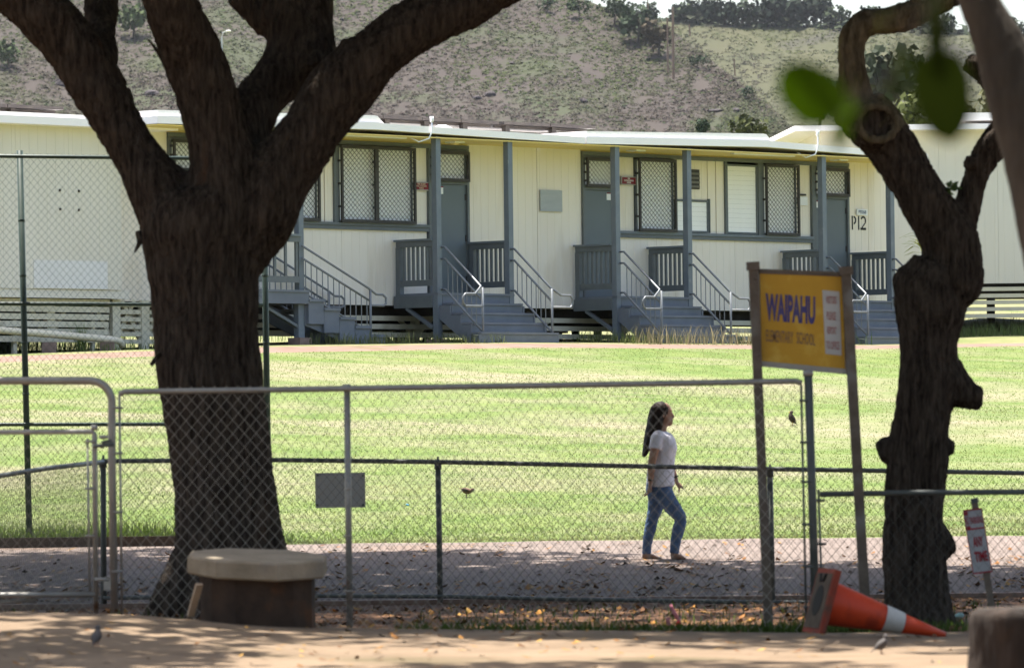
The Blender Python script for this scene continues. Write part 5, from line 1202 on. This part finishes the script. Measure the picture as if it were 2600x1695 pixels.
for (hx, hv), (ax_, av), (tx_, tv), dd in (((1703, 1413), (1713, 1400), (1748, 1420), -.085), ((1631, 1414), (1642, 1402), (1679, 1417.5), .085)):
    mb.tube([pp(ax_, av - 20, dd), pp(ax_ - 1, av, dd), pp(ax_ - 2, av + 9, dd)], [.042, .036, .038], 12)
    mb.tube([pp(hx, hv, dd), pp(hx + 9, hv - 2, dd), pp((hx + tx_) / 2 + 2, (hv + tv) / 2 - 3.5, dd), pp(tx_ - 8, tv - .5, dd), pp(tx_, tv + .5, dd)], [(.026, .026), (.034, .034), (.028, .038), (.018, .044), (.010, .036)], 12)
    e = Vector((1, 0, -.02))
    for j in range(5): q = Vector(pp(tx_ - 2 - j * 1.3, tv + .4, dd)) + Vector((0, -.034 + j * .017, 0)); mb.tube([q, q + e * (.022 - .002 * j)], [.0095 - .0006 * j, .008 - .0006 * j], 7)
tb_(mb, [(1675, 1230, -.06, .08), (1710, 1290, -.09, .055), (1728, 1316, -.09, .045), (1714, 1390, -.085, .032), (1712, 1405, -.085, .034)], 10)
tb_(mb, [(1673, 1230, .06, .08), (1662, 1296, .09, .055), (1657, 1316, .09, .045), (1642, 1392, .085, .032), (1641, 1406, .085, .034)], 10)
wpart('body', mb, SKIN, .0075, 2)
mb = MB()
tb_(mb, [(1678.5, 1094, 0, .062, .085), (1678, 1100, 0, .085, .14), (1679.5, 1108, 0, .112, .185), (1683, 1122, 0, .132, .19), (1685, 1136, 0, .142, .185), (1682, 1156, 0, .132, .175), (1679, 1182, 0, .135, .175), (1677, 1208, 0, .142, .185), (1677, 1226, 0, .146, .19), (1678, 1236, 0, .146, .19)], 22)
mb.sphere(pp(1698, 1134, -.07), (.075, .075, .075), 14, 10); mb.sphere(pp(1698, 1134, .07), (.075, .075, .075), 14, 10)
tb_(mb, [(1674, 1106, -.10, .07), (1668, 1112, -.165, .066), (1663, 1140, -.19, .064)], 14); tb_(mb, [(1680, 1106, .10, .07), (1684, 1112, .165, .066), (1691, 1140, .19, .062)], 14)
me = remeshed(mb, 't_shirt', TEE, .011, 2); bark_displace(me, .006, 9, (1, 1, .6), amp2=.006); me.transform(Matrix.Translation(-Vector(parent_world(wm)))); link('t_shirt', me, wm)
mb = MB()
tb_(mb, [(1677, 1212, 0, .125, .165), (1675, 1228, 0, .135, .178), (1673, 1245, 0, .138, .182), (1674, 1262, 0, .115, .165)], 20)
tb_(mb, [(1678, 1244, -.08, .105), (1692, 1266, -.088, .096), (1710, 1290, -.09, .080), (1727, 1311, -.09, .064), (1729, 1322, -.09, .060), (1722, 1345, -.088, .062), (1716.5, 1370, -.086, .053), (1713, 1392, -.085, .046), (1712, 1403, -.085, .049)], 16)
tb_(mb, [(1669, 1246, .08, .105), (1667, 1272, .088, .090), (1662, 1296, .09, .074), (1657, 1314, .09, .064), (1651, 1340, .09, .062), (1645, 1368, .088, .052), (1642, 1394, .085, .045), (1642, 1405, .085, .048)], 16)
me = remeshed(mb, 'jeans', JEAN, .010, 2); bark_displace(me, .006, 12, (1, 1, 1.2), amp2=.006); me.transform(Matrix.Translation(-Vector(parent_world(wm)))); link('jeans', me, wm)
mb = MB()
mb.sphere(pp(1677, 1045), (.102, .092, .108), 20, 14)
tb_(mb, [(1674, 1036, 0, .09, .085), (1668, 1060, 0, .092, .092), (1659, 1088, -.01, .078, .105), (1650, 1112, -.02, .062, .115), (1643, 1134, -.03, .046, .11), (1637, 1152, -.03, .026, .085), (1634, 1160, -.03, .010, .05)], 18)
tb_(mb, [(1675, 1060, -.07, .045, .03), (1671, 1088, -.10, .040, .035), (1662, 1115, -.12, .03, .03), (1652, 1140, -.12, .012, .015)], 10)
me = remeshed(mb, 'hair', HAIR, .010, 3); bark_displace(me, .010, 16, (1.4, 1.4, .12), amp2=.006); me.transform(Matrix.Translation(-Vector(parent_world(wm)))); link('hair', me, wm)
for hx, hv, tx_, tv, dd in ((1700, 1421, 1754, 1428, -.085), (1627, 1420, 1687, 1425, .085)):
    mb = MB(); a, b = Vector(pp(hx, hv, dd)), Vector(pp(tx_, tv, dd)); e = (b - a)
    out = [(0, .55), (.08, .85), (.3, .8), (.55, .75), (.8, 1.0), (.95, .8), (1, .4)]; vs = []
    for zz_ in (0, -.016):
        vs += [a + e * t + Vector((0, -.045 * w_, zz_)) for t, w_ in out] + [a + e * t + Vector((0, .045 * w_, zz_)) for t, w_ in reversed(out)]
    n = len(out) * 2; mb.add(vs, [tuple(range(n)), tuple(range(2 * n - 1, n - 1, -1))] + [(k, k + n, (k + 1) % n + n, (k + 1) % n) for k in range(n)]); sl = build('sandal', mb, SOLE, wm)
    mb = MB(); m_ = a + e * .62; mb.tube([a + e * .45 + Vector((0, -.04, 0)), m_ + Vector((.0, -.015, .038)), a + e * .8 + Vector((0, 0, .012)), m_ + Vector((0, .015, .038)), a + e * .45 + Vector((0, .04, 0))], .006, 6); build('sandal_strap', mb, BLK, sl)
mb = MB(); mb.tube([pp(1652.5, 1217, -.183), pp(1652.2, 1220, -.183)], .033, 12); build('wristband', mb, BLK, wm); mb = MB(); mb.tube([pp(1713, 1209, .184), pp(1715, 1213, .183)], .034, 12); build('watch', mb, BLK, wm)

# ================================================================== BIRDS
def bird(name, lab, u, v, L_, face, cols, tilt=.5, group='small birds on the ground'):
    g = ground_hit(u, v, 25 if v > 1500 else 61.6); root = empty(name, g, face, lab, 'bird', group)
    body = mat(cols[0], *cols[1], 14, .8); mb = MB(); h = L_ * .42; c_, s_ = math.cos(tilt), math.sin(tilt)
    R3 = lambda x, z: (x * c_ - z * s_, h + x * s_ + z * c_)
    pts = [(-.34, .0, .03), (-.26, 0, .10), (-.1, -.01, .19), (.1, 0, .20), (.24, .05, .15), (.32, .12, .105)]
    mb.tube([(R3(a * L_, b * L_)[0], 0, R3(a * L_, b * L_)[1]) for a, b, r in pts], [r * L_ for a, b, r in pts], 12)
    hx, hz = R3(.36 * L_, .19 * L_); mb.sphere((hx, 0, hz), L_ * .115, 12, 8)
    t0, t1 = R3(-.28 * L_, .02 * L_), R3(-.62 * L_, -.02 * L_); mb.tube([(t0[0], 0, t0[1]), (t1[0], 0, t1[1])], [(.03 * L_, .07 * L_), (.012 * L_, .055 * L_)], 8)
    me = remeshed(mb, 'body', body, L_ * .035, 2); link('body', me, root)
    mb = MB(); mb.tube([(hx + L_ * .1, 0, hz), (hx + L_ * .2, 0, hz - .01 * L_)], [L_ * .03, L_ * .006], 8); link('beak', mb.mesh('beak', mat('yellow_beak', (.5, .33, .04)) if 'myna' in name else mat('grey_beak', (.1, .1, .1))), root)
    for sy in (-1, 1):
        mb = MB(); mb.tube([(0, sy * .06 * L_, h - .1 * L_), (0, sy * .07 * L_, .0)], L_ * .018, 6)
        for a in (-.4, 0, .4): mb.tube([(0, sy * .07 * L_, .004), (L_ * .12 * math.cos(a), sy * .07 * L_ + L_ * .12 * math.sin(a), .003)], L_ * .012, 5)
        link('leg', mb.mesh('leg', MATS['yellow_beak'] if 'myna' in name else mat('pink_leg', (.25, .12, .10))), root)
        mb = MB(); mb.tube([(R3(.18 * L_, .06 * L_)[0], sy * .17 * L_, R3(.18 * L_, .06 * L_)[1]), (R3(-.05 * L_, .02 * L_)[0], sy * .18 * L_, R3(-.05 * L_, .02 * L_)[1]), (R3(-.4 * L_, .0)[0], sy * .07 * L_, R3(-.4 * L_, 0)[1])], [(.05 * L_, .02 * L_), (.09 * L_, .03 * L_), (.01 * L_, .008 * L_)], 8); link('wing', mb.mesh('wing', mat(cols[2], *cols[3], 14, .8)), root)
bird('myna_bird', 'dark myna bird standing on the lawn left of the corner post', 2012, 1080, .23, math.pi, ('myna_body', [(.03, .02, .015), (.07, .045, .03)], 'myna_wing', [(.02, .015, .012), (.04, .03, .02)]), .95)
bird('ground_dove', 'grey dove on the dirt near the bottom left', 245, 1642, .145, 1.3, ('dove_body', [(.08, .07, .067), (.11, .10, .095)], 'dove_wing', [(.06, .05, .047), (.085, .072, .065)]), .6)
bird('ground_dove', 'grey dove on the dirt just in front of the fallen cone tip', 2238, 1660, .13, .3, ('dove_body', [(.16, .14, .135)], 'dove_wing', [(.12, .10, .095)]), .55)
bird('brown_bird', 'brown bird crouching on the lawn right of the mid fence post', 1184, 1262, .19, -.2, ('brown_body', [(.10, .055, .035), (.15, .085, .055)], 'brown_wing', [(.03, .022, .018), (.06, .04, .03)]), -.35)

# ================================================================== SMALL THINGS ON THE GROUND
def ground_thing(name, lab, cat, u, v, fn, m, lo=36, **kw):
    g = ground_hit(u, v, lo); root = empty(name, g, 0, lab, cat); mb = MB(); fn(mb); link(name + '_body', mb.mesh(name, m, True), root); return root
def flag(h, bend, w_):
    def f(mb):
        V = [(bend * (k / 6) ** 2 + .01 * math.sin(k), 0, h * k / 6) for k in range(7)]
        mb.tube(V, [(.002 + w_ * (.3 + .7 * math.sin(k / 6 * 2.6)), .004) for k in range(7)], 6)
    return f
PINK = mat('pink_ribbon', (.55, .13, .18), (.62, .22, .28), 20, .5)
r_ = ground_thing('marker_ribbon', 'tall pink survey ribbon in the grass strip', 'ribbon', 1722, 1592, flag(.17, -.05, .012), PINK); mb = MB(); mb.sphere((.0, -.01, .02), (.02, .012, .03), 8, 6); link('red_end', mb.mesh('red_end', mat('red_plastic', (.5, .02, .03))), r_)
ground_thing('marker_ribbon', 'short pink survey ribbon left of the taller one', 'ribbon', 1696, 1594, flag(.08, .012, .014), PINK)
def blk(x, y, z):
    def f(mb): mb.box(-x, x, -y, y, -.05, z)
    return f
ground_thing('concrete_block', 'reddish broken block under the road fence left of the woman', 'block', 1478, 1534, blk(.12, .07, .075), BRICKC)
def crumple(r):
    def f(mb):
        mb.sphere((0, 0, r * .6), (r, r * .7, r * .6), 8, 6); mb.v = [tuple(np.array(q) * (1 + .4 * mnoise.noise(np.array(q) * 40))) for q in mb.v]
    return f
ground_thing('litter', 'tiny blue scrap of litter on the lawn behind the road fence', 'litter', 1035, 1284, crumple(.022), mat('blue_plastic', (.12, .38, .62)), 61.6)
ground_thing('litter', 'crumpled teal cup on the dirt right of the crooked tree base', 'litter', 2436, 1570, crumple(.04), mat('teal_paper', (.35, .55, .55)))
def fallen(name, lab, n, boxes, size, cols, seed):
    g = np.random.default_rng(seed); V = []; T = []
    for _ in range(n):
        x0, x1, y0, y1 = boxes[g.integers(len(boxes))]; x = g.uniform(x0, x1); y = g.uniform(y0, y1)
        k = mnoise.noise((x * .8, y * .9, 2.2))
        if k < g.uniform(-.5, .35): continue
        z = gz(x, y) + .006; a = g.uniform(0, 6.28); s = size * g.uniform(.5, 1.2); t1, t2 = g.uniform(-.25, .25, 2); ca, sa = math.cos(a), math.sin(a)
        lift = g.uniform(.0, .4) * s
        for lx, ly, lz in ((-s * .5, 0, 0), (0, -s * .25, lift * .3), (s * .5, 0, lift), (0, s * .25, lift * .3)): V.append((x + lx * ca - ly * sa, y + lx * sa + ly * ca, z + lz))
        T += [np.array(cols[g.integers(len(cols))]) * g.uniform(.7, 1.3)] * 4
    V = np.array(V); o = link(name, numpy_mesh(name, V, np.arange(len(V)).reshape(-1, 4), M_SCRUB, np.array(T))); setp(o, lab, 'leaves', kind='stuff')
LC = [(.25, .12, .028), (.20, .09, .028), (.30, .17, .045), (.12, .06, .03), (.05, .035, .025)]
fallen('fallen_leaves', 'yellow and brown fallen leaves scattered over the shaded road', 5200, [(-7.5, 7.5, 52.0, 57.0), (-7.5, 7.5, 52.0, 54.0), (-7, 7, 51.9, 60.5)], .11, LC, 21)
fallen('leaf_litter', 'brown leaf litter over the dirt strip between the fences', 6500, [(-5.5, 6, 36.8, 51.6), (-5.5, 6, 44, 51.6)], .10, LC, 22)
fallen('drive_leaves', 'scattered leaves over the dappled dirt in front', 900, [(-3.8, 4.2, 29, 36.4)], .07, LC, 23)
# ---- grass
M_GRASS = mat('grass_blade', (1, 1, 1), None, rough=.7, attr='tint', trans=.5, spec=.15)
def blades(name, lab, pts, hts, tints, wd, lean=.35, seed=1, cat='grass', zf=None):
    g = np.random.default_rng(seed); n = len(pts); pts = np.asarray(pts, float); hts = np.asarray(hts)[:, None]
    a = g.uniform(0, 6.283, n); d = np.stack([np.cos(a), np.sin(a), np.zeros(n)], 1); sd_ = np.stack([-np.sin(a), np.cos(a), np.zeros(n)], 1)
    ln = g.uniform(.1, 1, (n, 1)) * lean
    mid = pts + d * hts * ln * .35 + np.array([0, 0, 1]) * hts * .55; tip_ = pts + d * hts * ln + np.array([0, 0, 1]) * hts
    w_ = wd * g.uniform(.7, 1.3, (n, 1))
    q = np.stack([pts - sd_ * w_, pts + sd_ * w_, mid + sd_ * w_ * .7, mid - sd_ * w_ * .7, tip_], axis=1).reshape(-1, 3)
    i = np.arange(n)[:, None] * 5; F = np.concatenate([i + np.array([0, 1, 2]), i + np.array([0, 2, 3]), i + np.array([3, 2, 4])], 0)
    o = link(name, numpy_mesh(name, q, F, M_GRASS, np.repeat(np.asarray(tints), 5, axis=0))); return setp(o, lab, cat, kind='stuff')
def scatter(n, xr, yr, cond=None, seed=1):
    g = np.random.default_rng(seed); out = []
    while len(out) < n:
        y = yr[0] + (yr[1] - yr[0]) * g.random() ** 1.5; hw = min(.098 * y, 12); x = g.uniform(max(xr[0], -hw), min(xr[1], hw))
        if cond is None or cond(x, y): out.append((x, y, gz(x, y)))
    return np.array(out)
g = np.random.default_rng(5)
pts = scatter(110000, (-12, 12), (61.05, 112), lambda x, y: y < yline(x) - 2.05, 31)
dr = np.array([mnoise.noise((x * .35, y * .6, 4)) for x, y, z in pts]) + g.normal(0, .25, len(pts))
w_ = np.clip(.35 + dr * .8, 0, 1)[:, None]
tint = (np.array([.098, .152, .030]) * (1 - w_) + np.array([.185, .172, .08]) * w_) * g.uniform(.75, 1.25, (len(pts), 1))
blades('lawn_grass', 'short mown grass over the sloping school field', pts, g.uniform(.010, .028, len(pts)) * (1 + .2 * (pts[:, 1] < 63)), tint, .005, 1.5, 6)
# taller growth: along the road edge of the lawn, at the stairs, the fence foot, the dirt strip edge, the right bank
def weeds(name, lab, specs, seed, cat='weeds'):
    g = np.random.default_rng(seed); P_, H_, T_ = [], [], []
    for n, fn, h0, h1, col, var in specs:
        for _ in range(n):
            x, y = fn(g); P_.append((x, y, gz(x, y))); H_.append(g.uniform(h0, h1)); T_.append(np.array(col) * g.uniform(1 - var, 1 + var))
    blades(name, lab, P_, H_, T_, .006, .75, seed, cat)
def fp(a0, a1, n0, n1): 
    def f(g):
        q = FO + FA * g.uniform(a0, a1) + FN * g.uniform(n0, n1); return q[0], q[1]
    return f
def xy(x0, x1, y0, y1): return lambda g: (g.uniform(x0, x1), g.uniform(y0, y1))
weeds('stair_weeds', 'tall dry seeding weeds at the foot of the classroom stairs', [(420, fp(.9, 4.2, 1.9, 2.6), .10, .40, (.24, .21, .12), .3), (500, fp(.5, 2.2, .8, 2.4), .08, .3, (.12, .15, .05), .3), (350, fp(-6.6, -4.4, 1.1, 2.2), .08, .26, (.13, .15, .06), .3), (250, fp(-3.9, -2.4, 1.3, 2.4), .06, .24, (.12, .14, .05), .3), (500, fp(4.2, 7.8, 1.0, 2.4), .06, .28, (.10, .15, .04), .3), (300, fp(-12, -8, .6, 1.6), .05, .2, (.12, .16, .05), .3)], 41)
weeds('right_bank_grass', 'green grass at the foot of the slatted skirt on the right', [(2200, xy(7.2, 13, 116.0, 116.9), .08, .3, (.12, .17, .06), .35), (700, xy(7.2, 13, 117.6, 119.5), .15, .5, (.08, .10, .04), .4)], 42)
weeds('fence_foot_weeds', 'leafy weeds growing at the foot of the tall green fence', [(2600, xy(-6.2, -3.2, 61.1, 62.6), .05, .22, (.09, .13, .025), .4), (900, xy(-6.2, -2.4, 61.1, 61.5), .04, .15, (.09, .13, .03), .4)], 43)
weeds('verge_grass', 'ragged grass along the dirt strip behind the drive', [(2600, lambda g: (g.uniform(-.8, 2.6), 37.2 + abs(g.normal(0, .8))), .03, .10, (.07, .11, .02), .4), (1400, xy(2.2, 5.0, 37.0, 41), .03, .09, (.065, .10, .02), .4), (700, xy(-.8, 4.2, 40, 50), .03, .10, (.06, .085, .02), .4), (300, xy(-3.6, -1.2, 36.4, 41), .03, .07, (.06, .09, .02), .4)], 44)
weeds('underfloor_weeds', 'weeds and shrubs growing under the raised left building', [(1200, fp(-14, -8, -4, -.2), .15, .7, (.07, .10, .03), .4), (600, fp(-9, 11, -13, -10), .2, .7, (.15, .19, .07), .3), (60, fp(fa(205, .2) - .12, fa(205, .2) + .12, .12, .2), .25, .6, (.16, .24, .06), .2)], 45)
# ti plant by the right building wall
q = P(2345, 700, 115.9); tp = empty('ti_plant', (q[0], q[1], gz(q[0], q[1])), 0, 'yellow green ti plant beside the pale wall, peeking out behind the crooked tree', 'plant')
mb = MB(); mb.tube([(q[0], q[1], gz(q[0], q[1]) - .1), P(2342, 640, 115.9), P(2340, 590, 115.9)], .02, 6); build('stem', mb, BARKC, tp)
TI = mat('ti_leaf', (.22, .28, .035), (.32, .34, .06), 3, .45, trans=.3)
for i in range(26):
    a = R_.uniform(0, 6.28); b = Vector(P(2340, R_.uniform(575, 650), 115.9)); L_ = R_.uniform(.3, .5); e = Vector((math.cos(a), math.sin(a) * .7, R_.uniform(-.1, .9))).normalized(); s_ = e.cross(Vector((0, 0, 1))).normalized() * .03; m1 = b + e * L_ * .5; t1 = b + e * L_ - Vector((0, 0, L_ * .25))
    mb = MB(); mb.add([b, m1 - s_, t1, m1 + s_, b + Vector((0, 0, -.004)), m1 - s_ + Vector((0, 0, -.004)), t1 + Vector((0, 0, -.004)), m1 + s_ + Vector((0, 0, -.004))], [(0, 1, 2, 3), (7, 6, 5, 4), (0, 4, 5, 1), (1, 5, 6, 2), (2, 6, 7, 3), (3, 7, 4, 0)]); build('leaf', mb, TI, tp)
# ================================================================== HAZE
mh = bpy.data.materials.new('haze_air'); mh.use_nodes = True; t = mh.node_tree
for n in list(t.nodes):
    if n.type == 'BSDF_PRINCIPLED': t.nodes.remove(n)
vp = t.nodes.new('ShaderNodeVolumePrincipled'); vp.inputs['Color'].default_value = (.86, .90, .97, 1); vp.inputs['Density'].default_value = 0.26e-4; vp.inputs['Anisotropy'].default_value = .2
t.links.new(vp.outputs[0], t.nodes['Material Output'].inputs['Volume'])
mb = MB(); mb.box(-1100, 1100, -90, 2300, -2, 170); o = build('haze', mb, mh); setp(o, 'thin pale haze in the air over the school and hills', 'haze', kind='stuff')
